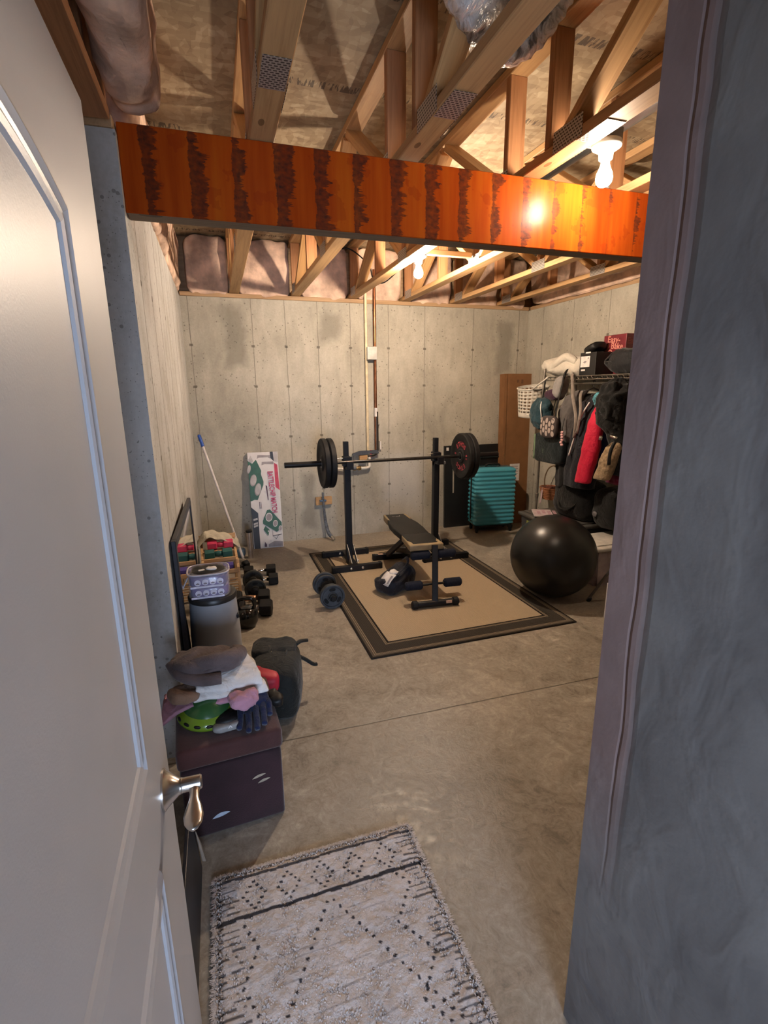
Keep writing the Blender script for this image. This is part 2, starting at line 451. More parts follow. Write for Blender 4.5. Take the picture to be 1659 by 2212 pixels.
def beam_mat():
    t = NT('orange sealed laminated beam with ink-dark seams')
    X = t.xyz(); v = t.obj()
    sx_ = t.mth('DIVIDE', t.mth('ADD', X[0], .02), .152)
    ph = t.mth('FRACT', sx_); idx = t.mth('FLOOR', sx_)
    rn = t.n('ShaderNodeTexWhiteNoise', noise_dimensions='1D'); t.l(idx, rn.inputs['W'])
    # stain: a ragged dark band just past each seam, long in z, patchy
    rag = t.noise(t.obj((5, 1, 48)), 1.0, 5, .75, .8)
    big = t.noise(t.obj((4.5, 1, 6.5), loc=(3.1, 0, .4)), 1.0, 3, .6)
    edge = t.mth('ADD', t.mth('MULTIPLY', t.mth('ADD', rag, t.mth('MULTIPLY', big, 1.25)), .5), -.14)
    fade = t.mth('SUBTRACT', edge, t.mth('ADD', .215, t.mth('MULTIPLY', t.mth('MAXIMUM', t.mth('SUBTRACT', X[0], .75), 0), .13)))
    fade = t.mth('SUBTRACT', t.mth('ADD', fade, t.mth('MULTIPLY', t.mth('SUBTRACT', rn.outputs[0], .5), .10)), .02)
    inside = t.mth('LESS_THAN', ph, t.mth('MULTIPLY', fade, 1.45))
    left = t.mth('GREATER_THAN', ph, t.mth('SUBTRACT', 1, t.mth('MULTIPLY', fade, .35)))
    st = t.mth('MAXIMUM', inside, left)
    g0 = t.noise(t.obj((30, 1, 2.2)), 1, 4)
    pn = t.noise(t.obj((1.0, 1, .0)), 6, 1)
    lay = t.mth('ADD', t.mth('MULTIPLY', g0, .55), t.mth('MULTIPLY', pn, .5))
    g = t.ramp(lay, [(.35, (.27, .034, .004)), (.55, (.37, .060, .006)), (.72, (.43, .095, .008))])
    # blotches
    g = t.mix(t.mth('MULTIPLY', t.mth('GREATER_THAN', t.noise(v, 9, 4), .62), .35), g, (.24, .026, .006))
    g = t.mix(t.mth('MULTIPLY', st, t.mth('ADD', .1, t.mth('MULTIPLY', t.noise(t.obj((40, 1, 60)), 1, 3), 1.15), clamp=True)), g, (.035, .016, .012))
    seam = t.mth('LESS_THAN', ph, .018)
    g = t.mix(t.mth('MULTIPLY', seam, .55), g, (.16, .03, .01))
    t.col(g); t.set(Roughness=.28); t.p.inputs['Specular IOR Level'].default_value = .09
    t.bump(t.mth('SUBTRACT', g0, t.mth('MULTIPLY', seam, 1.0)), .12, .004)
    return t.m
floor_m = floor_mat(); osb = osb_mat(); beam_m = beam_mat(); near_m = conc_near()
pine = wood('pine lumber grain along length', (.50, .30, .14), (.34, .18, .075))
pine_red = wood('reddish pine lumber', (.40, .19, .085), (.24, .10, .042))
pine_z = wood('pine upright', (.52, .30, .13), (.33, .16, .06), axis=0)
plate_wood = wood('sill plate lumber', (.42, .27, .15), (.28, .16, .08))
def plate_mat():
    t = NT('toothed galvanised truss plate')
    X = t.obj((1, 1, 1))
    br = t.n('ShaderNodeTexBrick'); t.l(t.obj((1, 1, 1), rot=(0, 0, 0)), br.inputs['Vector'])
    br.inputs['Scale'].default_value = 1; br.inputs['Brick Width'].default_value = .016; br.inputs['Row Height'].default_value = .011
    br.inputs['Mortar Size'].default_value = .0028
    g = t.mix(br.outputs['Fac'], (.07, .06, .055), (.50, .47, .43))
    t.col(g); t.set(Roughness=.42, Metallic=.55)
    return t.m
plate_m = plate_mat()
pink = mat('pink glass wool', (.74, .52, .40), .95, 0, .3, 6, .9, 45, .1)
white_paint = mat('satin white door paint', (.55, .565, .61), .38, 0, .02, 5, .06, 300, .5)
nickel = mat('brushed nickel', (.62, .58, .54), .24, 1, .06, 30)
porcelain = mat('white plastic lampholder', (.8, .78, .72), .4)
# ------------------------------------------------------------------ room shell
XL, XR, YB, ZW = -.25, 3.44, 5.24, 2.43
struct('floor', box(B(), (1.3, 1.7, -.05), (5.2, 7.6, .1)), floor_m)
struct('wall_back', box(B(), (1.3, YB + .1, ZW / 2), (5.2, .2, ZW)), conc_back)
wl = box(B(), ((XL - 1.05) / 2, (2.1 + YB) / 2, ZW / 2), (XL + 1.05, YB - 2.1, ZW))
# ragged form-edge on the visible arris
struct('wall_left', wl, conc_left)
struct('wall_right', box(B(), (XR + .1, (.62 + YB) / 2, ZW / 2), (.2, YB - .62, ZW)), conc_right)
nw = B(); bmesh.ops.create_grid(nw, x_segments=10, y_segments=40, size=.5)
nw.free()
nb = box(B(), (.829, -.2, 1.235), (.21, 1.93, 2.47))
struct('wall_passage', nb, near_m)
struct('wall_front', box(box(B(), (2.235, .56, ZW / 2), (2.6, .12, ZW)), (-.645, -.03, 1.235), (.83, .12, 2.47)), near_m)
struct('wall_recess', box(B(), (-1.0, 1.16, 1.235), (.1, 1.86, 2.47)), conc_left)
struct('trim_1', box(B(), (.247, -.03, 2.265), (.95, .12, .41)), white_paint)
struct('ceiling', box(B(), (1.3, 2.5, 2.975), (5.2, 6.2, .03)), osb)
struct('trim_2', box(box(B(), (1.3, YB + .15, 2.715), (5.2, .04, .49)), (1.3, -.58, 2.715), (5.2, .04, .49)), plate_wood)
struct('trim_3', box(box(B(), (-1.03, 2.5, 2.715), (.04, 6.1, .49)), (XR + .15, 2.5, 2.715), (.04, 6.1, .49)), plate_wood)
def lumber(name, p0, p1, w, h, m, parent=None, upv=V((0, 0, 1)), bev=.003):
    """board from p0 to p1, local x along its length, w across, h high"""
    p0, p1 = V(p0), V(p1); d = (p1 - p0); L = d.length; d.normalize()
    z = upv - d * upv.dot(d); z.normalize(); y = z.cross(d)
    o = obj(name, box(B(), (0, 0, 0), (L, w, h), bev, seg=1), m, parent)
    o.matrix_local = basis((p0 + p1) / 2, d, y, z)
    return o
def plate(bm_parent, c, sx, sy, rot, parent):
    o = obj('truss_plate', box(B(), (0, 0, 0), (sx, sy, .0015)), plate_m, parent)
    o.location = c; o.rotation_euler = rot
    return o
t = lumber('trim_4', (XL, YB - .001 - .09 + .095, 2.45), (XR, YB + .004, 2.45), .14, .038, plate_wood); tag(t, kind='structure')
t.location.y = YB + .062
t = lumber('trim_5', (XL - .075, 2.09, 2.45), (XL - .075, YB - .02, 2.45), .14, .038, plate_wood); tag(t, kind='structure')
t = lumber('trim_6', (XR + .075, .7, 2.45), (XR + .075, YB - .02, 2.45), .14, .038, plate_wood); tag(t, kind='structure')
# ------------------------------------------------------------------ orange beam
bb = box(B(), (1.595, 2.18, 2.33), (3.69, .089, .278), .003, seg=1)
for f in bb.faces:
    f.normal_update()
    if f.normal.z < -.9: f.material_index = 1
tag(obj('support_beam', bb, [beam_m, wood('bare beam edge', (.15, .105, .07), (.09, .06, .04), 1.5)]), 'orange laminated wood beam with dark stained seams crossing under the floor trusses', 'beam', kind='thing')
bpy.data.objects['support_beam']['kind'] = 'thing'
# ------------------------------------------------------------------ floor trusses
def truss(x, label, y0=.3, y1=YB + .1, m=None):
    m = m or pine
    t = thing('floor_truss', label, 'truss', (x, 0, 0), group='open-web floor trusses')
    zb, zt = 2.491, 2.938
    lumber('bottom_chord', (0, y0, zb), (0, y1, zb), .089, .038, m, t)
    lumber('top_chord', (0, y0, zt), (0, y1, zt), .089, .038, m, t)
    U = V((0, 1, 0))
    a, b = zb + .019, zt - .019
    def vert(y): lumber('web', (0, y, a), (0, y, b), .085, .038, pine_red, t, U)
    def diag(ya, yb): lumber('web', (0, ya, a + .008), (0, yb, b - .008), .085, .038, pine_z, t, V((0, 0, 1)))
    vert(2.30); vert(1.98)
    diag(1.9, 1.33); diag(.72, 1.27); diag(2.40, 2.98); diag(3.62, 3.04); diag(3.72, 4.3); diag(4.98, 4.36)
    vert(3.67); vert(5.16); vert(4.33)
    for y, z in ((1.85, zb), (2.36, zb), (3.67, zb), (5.06, zb)):
        for s in (-1, 1): plate(None, (s * .0455, y, z + .02), .17, .075, (pi / 2, 0, pi / 2), t)
    plate(None, (0, 1.72, zb - .0205), .08, .16, (0, 0, 0), t)
    plate(None, (0, 2.98, zb - .0205), .08, .16, (0, 0, 0), t)
    return t
for x, l in ((-.335, 'open-web wood floor truss over the concrete pier, beside the pink batts'),
             (.235, 'open-web wood floor truss whose bottom meets the darkest stretch of the orange beam'),
             (.81, 'open-web wood floor truss with the silver duct threaded through it'),
             (1.385, 'open-web wood floor truss lit by the bare bulb hung over the orange beam'),
             (1.955, 'open-web wood floor truss just past the bare bulb in front of the orange beam'),
             (2.515, 'open-web wood floor truss above the barbell plate with red lettering'),
             (3.08, 'open-web wood floor truss nearest the clothes rack wall')):
    truss(x, l)
# ------------------------------------------------------------------ insulation
def batt(c, s, rot, label, seed, group, amp=.036, e=.30):
    solo('insulation_batt', soft(B(), (0, 0, 0), s, e, amp=amp, ns=7, seed=seed, nu=60, nv=36), pink, label, 'insulation', c, rot, 'auto' if 0 else True, group)
bx = [.01, .52, 1.1, 1.67, 2.235, 2.8, 3.27]
bn = ['above the back wall in the pale wall corner', 'above the back wall behind the white carton\'s bay', 'above the back wall where the two pipes go up', 'above the back wall just past the cream pipe',
      'above the back wall over the black panel', 'above the back wall over the teal suitcase', 'above the tall cardboard box corner']
for i, x in enumerate(bx):
    batt((x, YB + .045, 2.70), (.237 if 0 < i < 6 else (.185 if i == 0 else .12), .055, .25), (0, 0, 0), 'pink insulation batt ' + bn[i], i, 'pink batts above the back wall')
batt((XL - .06, 4.35, 2.70), (.085, .88, .27), (0, 0, 0), 'long pink insulation batt folding over the top of the pale side wall', 11, 'pink batts above the side walls', .03)
batt((XL - .06, 2.95, 2.70), (.085, .5, .27), (0, 0, 0), 'pink insulation batt above the pale side wall, just behind the orange beam', 12, 'pink batts above the side walls', .03)
batt((-.175, 1.74, 2.71), (.085, .52, .215), (0, 0, 0), 'bulging pink insulation batt in front of the orange beam, over the door side', 13, 'pink batts above the side walls', .03, .5)
batt((XR + .02, 4.2, 2.66), (.06, .98, .20), (0, 0, 0), 'pink insulation batt above the wall behind the clothes rack', 14, 'pink batts above the side walls', .03)
batt((XR + .02, 2.6, 2.66), (.06, .6, .20), (0, 0, 0), 'pink insulation batt above the side wall, over the folding stool', 15, 'pink batts above the side walls', .03)
# lumber bracing above the door
t = lumber('wood_brace', (-.30, .5, 2.451), (-.30, 2.05, 2.451), .09, .034, pine_red); tag(t, 'reddish lumber running just above the white door top', 'lumber')
# ------------------------------------------------------------------ bulbs
def bulb_mat():
    t = NT('glowing bulb glass'); t.col((1, .9, .75))
    t.p.inputs['Emission Color'].default_value = (1, .80, .60, 1); t.p.inputs['Emission Strength'].default_value = BULB
    return t.m
BULB = 265
bulb_m = bulb_mat()
BULB = 1500
bulb_m2 = bulb_mat()
def light(x, y, z, label, bulb_m=bulb_m):
    t = thing('light_fixture', label, 'light', (x, y, z), group='bare bulb lampholders')
    obj('lampholder', lathe(B(), [(.01, .052), (.055, .05), (.058, .042), (.056, .03), (.04, .02), (.028, .012), (.026, -.012), (.019, -.016)], 36, closed=True), porcelain, t, True)
    pr = [(.016, -.012), (.017, -.03), (.022, -.045), (.03, -.062), (.0325, -.078), (.030, -.094), (.02, -.106), (.006, -.111)]
    obj('bulb', lathe(B(), pr, 28, closed=True), bulb_m, t, True)
    return t
l1 = light(1.565, 1.90, 2.482, 'bare glowing bulb in a white lampholder hung in front of the orange beam')
obj('pull_chain', cyl(B(), (.045, 0, .045), (.05, 0, .16), .0022), nickel, l1)
l2 = light(1.455, 3.64, 2.468, 'bare glowing bulb in a white lampholder beyond the orange beam, above the barbell', bulb_m2)
obj('junction_box', box(B(), (.01, .03, .079), (.1, .1, .05), .004), mat('grey steel box', (.3, .29, .28), .5, .6), l1)
obj('mounting_strap', box(B(), (-.05, 0, .046), (.19, .05, .010)), mat('grey steel box', (.3, .29, .28), .5, .6), l1)
obj('mounting_board', box(B(), (0.215, .02, .072), (.42, .036, .036), .003), pine, l2)
# ------------------------------------------------------------------ lights
def area(name, loc, aim, sx, sy, e, c, spread=None):
    d = bpy.data.lights.new(name, 'AREA'); d.shape = 'RECTANGLE'; d.size = sx; d.size_y = sy; d.energy = e; d.color = c
    if spread: d.spread = spread
    o = link(bpy.data.objects.new(name, d)); o.location = loc
    o.rotation_euler = (V(aim) - V(loc)).to_track_quat('-Z', 'Y').to_euler()
    return o
area('daylight_window', (-.05, -2.3, 1.05), (.2, 1.5, .9), 1.1, 1.2, 80, (.60, .75, 1.0))
area('hall_light', (-.1, -1.2, 2.38), (.1, -.3, 0), .5, .5, 4, (1, .92, .84))
w = bpy.data.worlds.new('world'); S.world = w; w.use_nodes = True
w.node_tree.nodes['Background'].inputs[0].default_value = (.50, .58, .75, 1)
w.node_tree.nodes['Background'].inputs[1].default_value = .05
S.view_settings.view_transform = 'Standard'
S.view_settings.look = 'None'
S.view_settings.exposure = 0.82
# unseen hall ceiling closing off the sky; lintel wall added to shade the passage
struct('ceiling_hall', box(B(), (.1, -1.7, 2.5), (3.4, 2.3, .06)), near_m)
struct('added_shade_wall', box(box(B(), (.1, -1.0, 2.07), (3.4, .1, .94)), (-1.3, -1.0, .8), (.9, .1, 1.6)), near_m)
# ------------------------------------------------------------------ door
dr = B()
box(dr, (-.1855, .54, 1.023), (.035, 1.0, 2.026), .002, seg=1)
def moulding(bm, pts, prof, closed=True):
    """sweep a raised profile (offset inward, height) around a loop in the door plane"""
    n = len(pts); loops = []
    for off, h in prof:
        row = []
        for i, p in enumerate(pts):
            a = V(pts[i - 1]); b = V(p); c = V(pts[(i + 1) % n])
            d1 = (b - a).normalized(); d2 = (c - b).normalized()
            n1 = V((-d1.y, d1.x)); n2 = V((-d2.y, d2.x))
            m = (n1 + n2).normalized(); m /= max(.3, m.dot(n1))
            q = b + m * off
            row.append(bm.verts.new((-.168 + h, q.x, q.y)))
        loops.append(row)
    for a, b in zip(loops, loops[1:]): bridge(bm, a, b)
PR = [(0, -.001), (.006, .006), (.012, .0075), (.019, .003), (.024, .0015), (.03, .004), (.036, .0065), (.043, .004), (.048, -.001)]
hw = .315; cy_ = .495
arch = [(cy_ - hw, .955), (cy_ + hw, .955)] + [(cy_ + hw - 2 * hw * i / 16, 1.815 + .05 * (1 - ((i - 8) / 8) ** 2)) for i in range(17)]
moulding(dr, arch, PR)
moulding(dr, [(cy_ - hw, .2), (cy_ + hw, .2), (cy_ + hw, .75), (cy_ - hw, .75)], PR)
door = struct('door_1', dr, white_paint)
hd = thing('door_handle', None, None); hd.parent = door
kx, ky, kz = -.168, .945, .80
obj('rose', axial(B(), (kx, ky, kz), (1, 0, 0), [(0, .040), (.004, .040), (.007, .036), (.03, .016), (.034, .0155)], 36), nickel, hd, 'auto')
obj('spindle', axial(B(), (kx + .032, ky, kz), (1, 0, 0), [(0, .0135), (.003, .0155), (.006, .0145), (.039, .0145), (.042, .012)], 28), nickel, hd, 'auto')
lv = B()
rs = []
for t_, wz, wx in [(0, .010, .008), (.012, .012, .008), (.03, .009, .0065), (.045, .0095, .006), (.065, .015, .006), (.085, .0185, .006), (.103, .016, .0055), (.114, .009, .005), (.118, .003, .003)]:
    rs.append(ring(lv, (kx + .060, ky + .006 - t_, kz - .002 - t_ * .06), V((1, 0, 0)), V((0, 0, 1)), wz, 18, wx))
for a, b in zip(rs, rs[1:]): bridge(lv, a, b)
cap(lv, rs[0]); cap(lv, rs[-1])
obj('lever', lv, nickel, hd, True)
# ------------------------------------------------------------------ gym materials
blk = mat('satin black powder coat', (.007, .007, .009), .42, 0, .15, 30, .08, 300, .32)
blk_rub = mat('matte black rubber', (.009, .0088, .0095), .62, 0, .2, 30, .2, 200, .28)
foam = mat('navy black foam', (.012, .015, .028), .85, 0, .2, 60, .5, 300, .25)
steel = mat('zinc bolt', (.62, .60, .56), .3, 1, .1, 40)
chrome = mat('bright chrome', (.75, .74, .72), .12, 1, .03, 20)
dsteel = mat('dark oiled steel bar', (.05, .047, .045), .32, .8, .2, 30)
vinyl = mat('black vinyl', (.010, .0095, .0095), .5, 0, .15, 20, .15, 250, .28)
tan_v = mat('tan vinyl', (.30, .22, .12), .5, 0, .12, 20, .1, 250, .4)
white_lab = mat('white sticker', (.72, .68, .66), .6)
red_ink = mat('dull red ink', (.42, .05, .075), .6)
def rug_mat(hx, hy):
    t = NT('flat woven rug with dark striped border')
    X = t.xyz()
    dx = t.mth('SUBTRACT', hx, t.mth('ABSOLUTE', X[0])); dy = t.mth('SUBTRACT', hy, t.mth('ABSOLUTE', X[1]))
    d = t.mth('MULTIPLY', t.mth('MINIMUM', dx, dy), 4)
    D = (.055, .046, .038); DK = (.022, .018, .016); TN = (.29, .225, .155); F = (.47, .365, .25); MB = (.105, .087, .068)
    st = [(0, DK), (.014, MB), (.030, TN), (.035, MB), (.042, TN), (.047, D), (.135, TN), (.140, MB), (.146, TN), (.151, DK), (.166, F)]
    g = t.ramp(d, [(p * 4, c) for p, c in st], 'CONSTANT')
    wv = t.n('ShaderNodeTexWave'); t.l(t.obj((1, 1, 1)), wv.inputs['Vector']); wv.inputs['Scale'].default_value = 28; wv.inputs['Distortion'].default_value = .6
    wv.bands_direction = 'X'
    wv2 = t.n('ShaderNodeTexWave'); t.l(t.obj((1, 1, 1)), wv2.inputs['Vector']); wv2.inputs['Scale'].default_value = 40; wv2.bands_direction = 'Y'
    h = t.mth('MULTIPLY', wv.outputs['Fac'], wv2.outputs['Fac'])
    n = t.noise(t.obj((90, 12, 1)), 2, 3)
    k = t.mth('ADD', .72, t.mth('ADD', t.mth('MULTIPLY', h, .3), t.mth('MULTIPLY', n, .22)))
    mm = t.n('ShaderNodeMix', data_type='RGBA', blend_type='MULTIPLY'); mm.inputs[0].default_value = 1
    t.l(g, mm.inputs[6]); cb = t.n('ShaderNodeCombineColor'); [t.l(k, cb.inputs[i]) for i in range(3)]; t.l(cb.outputs[0], mm.inputs[7])
    t.col(mm.outputs[2]); t.set(Roughness=.95); t.p.inputs['Specular IOR Level'].default_value = .15
    t.bump(h, .5, .004)
    return t.m
rg = solo('woven_rug', box(B(), (0, 0, .004), (1.49, 2.12, .008), .003, seg=1), rug_mat(.745, 1.06), 'large flat tan rug with dark brown striped border, under the weight bench', 'rug', (1.492, 3.672, 0), (0, 0, radians(.4)))
RZ = .008
# ------------------------------------------------------------------ squat stands
def squat_stand(x, label):
    t = thing('squat_stand', label, 'squat stand', (x, 4.325, RZ), group='squat stands')
    for s in (-1, 1):
        f = obj('foot', box(B(), (.01, s * .222, .028), (.44, .05, .05), .003), blk, t)
        for e in (-1, 1): obj('end_cap', box(B(), (.01 + e * .216, s * .222, .028), (.03, .056, .056), .006), blk_rub, f)
        for e in (-.05, .055): obj('bolt', axial(B(), (.0 + e, s * .222 - .025, .03), (0, -1, 0), [(0, .011), (.006, .011), (.009, .007)], 12), steel, f, True)
    obj('crossbar', box(B(), (0, 0, .03), (.05, .40, .045), .003), blk, t)
    g = B()
    for s in (-1, 1): poly(g, [(s * .028, .02 , .19), (s * .028, -.03, .19), (s * .028, -.20, .06), (s * .028, -.12, .05)], .004)
    gp = obj('gusset', g, mat('worn grey steel', (.25, .24, .23), .45, .7), t)
    for q in ((.034, -.005, .165), (.034, -.16, .07)): obj('bolt', axial(B(), q, (1, -.6, 0), [(0, .011), (.006, .011), (.009, .007)], 12), steel, gp, True)
    obj('upright', box(B(), (-.006, 0, .46), (.056, .056, .92), .004), blk, t)
    obj('inner_post', box(B(), (-.012, 0, 1.0), (.044, .044, .26), .004), blk, t)
    cl = obj('collar', box(B(), (-.010, 0, .955), (.07, .07, .09), .006), blk, t)
    obj('pin', tube(B(), [(-.035, -.02, .985), (-.075, -.02, .985), (-.085, -.02, .98), (-.10, -.02, .985)], .005, 8, 3), steel, cl, True)
    hk = B()
    box(hk, (.0, -.055, .905), (.062, .09, .03), .004); box(hk, (.0, -.096, .925), (.062, .014, .07), .004); box(hk, (0, -.03, .945), (.066, .012, .10), .003)
    h = obj('bar_hook', hk, blk, t)
    obj('hook_pad', box(B(), (.045, -.05, .90), (.04, .06, .035), .012), mat('grey rubber pad', (.16, .16, .16), .6), h)
    return t
squat_stand(1.06, 'black squat stand by the barbell end with the two edge-on plates')
squat_stand(1.925, 'black squat stand nearest the teal suitcase, behind the bench seat')
# ------------------------------------------------------------------ barbell + plates
BY, BZ = 4.268, .962
t = thing('barbell', 'long dark steel barbell resting across both black squat stands', 'barbell', (1.52, BY, BZ))
obj('bar_shaft', cyl(B(), (-.62, 0, 0), (.62, 0, 0), .0145), dsteel, t, 'auto')
for s in (-1, 1):
    pr = [(0, .03), (.018, .03), (.02, .0245), (.416, .0245), (.42, .021)]
    obj('sleeve', axial(B(), (s * .605, 0, 0), (s, 0, 0), pr, 24), mat('black sleeve', (.02, .02, .021), .3, .6), t, 'auto')
def bumper(x, label, txt, thick=.05):
    t = thing('weight_plate', label, 'weight plate', (x, BY, BZ), group='bumper plates on the barbell')
    pr = [(-.5, .025), (-.5, .06), (-.3, .072), (-.3, .15), (-.5, .165), (-.5, .206), (-.34, .215), (.34, .215), (.5, .206), (.5, .165), (.3, .15), (.3, .072), (.5, .06), (.5, .025), (-.5, .025)]
    obj('rubber_disc', axial(B(), (0, 0, 0), (1, 0, 0), [(a * thick, r) for a, r in pr], 56, closed=False), blk_rub, t, 'auto')
    obj('hub_ring', axial(B(), (-thick * .5 - .001, 0, 0), (1, 0, 0), [(0, .026), (0, .038), (.004, .038)], 28, closed=False), mat('hub steel', (.22, .21, .2), .35, .9), t, 'auto')
    if txt:
        bm = B()
        def arc(s, a0, r, size, step):
            n = len(s)
            for i, ch in enumerate(s):
                a = a0 - (i - (n - 1) / 2) * step
                # lettering read from the -X side: rightwards = -Y ... seen along +X
                o = V((-thick * .3 - .0015, -cos(a) * r, sin(a) * r))
                ux = V((0, -sin(a) * -1, cos(a) * -1)); 
                ux = V((0, sin(a) * -1, -cos(a))) * -1
                upv = V((0, -cos(a), sin(a)))
                ux = V((0, -sin(a), -cos(a)))
                put(bm, text_bm(ch, size, .0015), basis(o, ux, upv, V((-1, 0, 0))))
        arc('ETHOS', pi / 2, .112, .062, .36)
        arc('ETHOS', -pi / 2, .112, .062, .36)
        arc('45', 0, .112, .04, .26); arc('45', pi, .112, .04, .26)
        obj('lettering', bm, red_ink, t)
    return t
bumper(.835, 'black bumper plate, outer of the two seen almost edge-on', False, .048)
bumper(.888, 'black bumper plate, inner of the two seen almost edge-on, beside the squat stand', False, .048)
bumper(2.165, 'black bumper plate showing red lettering on its face', True, .05)
bumper(2.219, 'black bumper plate mostly hidden behind the one with red lettering', False, .05)
# ------------------------------------------------------------------ bench
bn_ = thing('weight_bench', 'flat black weight bench with tan pad corners, standing on the tan rug', 'weight bench', (1.432, 3.37, RZ), (0, 0, -radians(4.6)))
def pad(outline, z0, z1, bev):
    bm = B()
    f = bm.faces.new([bm.verts.new((x, y, z0)) for x, y in outline])
    r = bmesh.ops.extrude_face_region(bm, geom=[f])
    bmesh.ops.translate(bm, vec=(0, 0, z1 - z0), verts=[v for v in r['geom'] if isinstance(v, bmesh.types.BMVert)])
    bmesh.ops.bevel(bm, geom=bm.edges[:], offset=bev, segments=3, profile=.6, affect='EDGES')
    return bm
st = obj('seat_pad', pad([(-.137, 0), (.137, 0), (.122, .295), (-.122, .295)], .372, .421, .012), tan_v, bn_, 'auto')
obj('seat_cover', pad([(-.10, .035), (.10, .035), (.10, .085), (.121, .13), (.119, .294), (-.119, .294), (-.121, .13), (-.10, .085)], .40, .4235, .004), vinyl, st, 'auto')
bk = obj('back_pad', pad([(-.122, .31), (.122, .31), (.134, .50), (.132, .66), (.108, .82), (.104, .985), (.09, 1.0), (-.09, 1.0), (-.104, .985), (-.108, .82), (-.132, .66), (-.134, .50)], .368, .42, .013), vinyl, bn_, 'auto')
for s in (-1, 1):
    obj('side_trim', pad([(s * .085, .99), (s * .108, .985), (s * .113, .82), (s * .095, .76)][::s], .366, .4215, .006), tan_v, bk, 'auto')
lg = B()
poly(lg, [(-.012, .895, .4212), (.03, .90, .4212), (.036, .925, .4212), (.03, .926, .4212), (.024, .907, .4212), (-.012, .903, .4212)])
poly(lg, [(-.045, .905, .4212), (-.018, .897, .4212), (-.018, .903, .4212), (-.043, .911, .4212)])
obj('badge', lg, white_lab, bk)
def rtube(p0, p1, w, h):
    p0, p1 = V(p0), V(p1); d = (p1 - p0); L = d.length; d.normalize()
    x, y, _ = frame_to(d)
    bm = box(B(), (0, 0, 0), (w, h, L), .004)
    xf(bm, bm.verts[:], basis((p0 + p1) / 2, x, y, d)); return bm
ff = obj('foot', cyl(B(), (-.165, -.21, .03), (.165, -.21, .03), .024, bev=.003), blk, bn_, 'auto')
for s in (-1, 1): obj('end_cap', cyl(B(), (s * .135, -.21, .031), (s * .18, -.21, .031), .031, bev=.006), blk_rub, ff, 'auto')
obj('warning_sticker', box(B(), (.10, -.232, .04), (.045, .004, .02)), mat('orange and white sticker', (.72, .46, .34), .6), ff)
obj('front_post', rtube((0, -.205, .03), (.055, -.028, .418), .045, .05), blk, bn_)
obj('frame_tube', rtube((.0, .03, .345), (.02, .92, .09), .05, .05), blk, bn_)
obj('rear_strut', rtube((-.05, .40, .365), (-.09, .905, .05), .03, .045), blk, bn_)
obj('rear_strut', rtube((.05, .40, .365), (.09, .905, .05), .03, .045), blk, bn_)
ad = B(); box(ad, (0, .36, .29), (.07, .24, .10), .01); box(ad, (0, .22, .30), (.05, .10, .09), .01)
obj('adjuster_bracket', ad, blk, bn_)
obj('adjuster_knob', axial(B(), (.035, .22, .28), (1, 0, 0), [(0, .008), (.02, .008), (.022, .014), (.04, .014)], 14), steel, bn_, 'auto')
rf_ = obj('foot', box(B(), (.0, .93, .028), (.44, .05, .05), .003), blk, bn_)
for s in (-1, 1): obj('end_cap', box(B(), (s * .215, .93, .028), (.03, .056, .056), .006), blk_rub, rf_)
obj('warning_sticker', box(B(), (-.15, .93, .0538), (.05, .03, .002)), mat('orange and white sticker', (.72, .46, .34), .6), rf_)
def roller(x0, x1, y, z, r=.034):
    obj('foam_roller', cyl(B(), (x0, y, z), (x1, y, z), r, bev=.012, n=24), foam, bn_, 'auto')
obj('roller_axle', cyl(B(), (-.10, -.125, .148), (.13, -.125, .148), .009), dsteel, bn_, 'auto')
roller(-.21, -.075, -.125, .148); roller(.095, .235, -.125, .148)
obj('roller_axle', cyl(B(), (-.10, .012, .334), (.22, .012, .334), .009), dsteel, bn_, 'auto')
roller(-.125, .03, .012, .334, .034); roller(.085, .235, .012, .334, .034)
# ------------------------------------------------------------------ bag under the bench
t = thing('gym_bag', 'crumpled dark bag with a white label lying under the bench on the rug', 'bag', (1.24, 3.56, RZ), (0, 0, .35))
bg = cloth('near black nylon', (.009, .0095, .017), bump=.35, rough=.55)
def bend_bag(p): return V((p.x, p.y, p.z * (1 + .75 * max(0, p.x) / .15) + .02 * sin(p.x * 18)))
b_ = soft(B(), (0, 0, .085), (.165, .115, .075), .65, amp=.016, ns=13, seed=4, bend=bend_bag)
for v in b_.verts: v.co.z = max(v.co.z, .002)
obj('bag_body', b_, bg, t, True)
obj('strap', tube(B(), [(-.12, -.07, .10), (-.05, -.085, .17), (.06, -.08, .235), (.10, -.02, .26), (.12, .05, .22)], .012, 8, 5, flat=.004), bg, t, True)
obj('label_card', sheet(B(), lambda u, v: V((-.158 + .085 * u, -.105 + .115 * v, .10 + .075 * u + .01 * sin(u * 3))), 6, 6, .003), white_lab, t, True)
obj('label_print', sheet(B(), lambda u, v: V((-.148 + .05 * u, -.094 + .018 * v, .1135 + .047 * u + .01 * sin((.12 + u * .6) * 3))), 4, 2, .001), mat('grey print', (.3, .28, .3), .7), t)
obj('crumpled_tissue', soft(B(), (-.045, -.04, .17), (.035, .04, .022), .8, amp=.012, ns=30, seed=9, nu=20, nv=12), white_lab, t, True)
# ------------------------------------------------------------------ gym ball
t = thing('exercise_ball', 'large shiny black exercise ball on the concrete beside the rug', 'exercise ball', (2.375, 3.10, 0))
bl = axial(B(), (0, 0, 0), (0, 0, 1), [(.318 * (1 - cos(pi * i / 40)), .322 * sin(pi * i / 40)) for i in range(41)], 64)
obj('ball_skin', bl, mat('black vinyl ball skin', (.010, .010, .0095), .33, 0, .1, 4, .05, 160, .42), t, True)
obj('valve_plug', axial(B(), (.29, -.08, .43), (.9, -.25, .35), [(0, .014), (.006, .014), (.009, .008)], 16), mat('grey plug', (.1, .1, .1), .5), t, True)
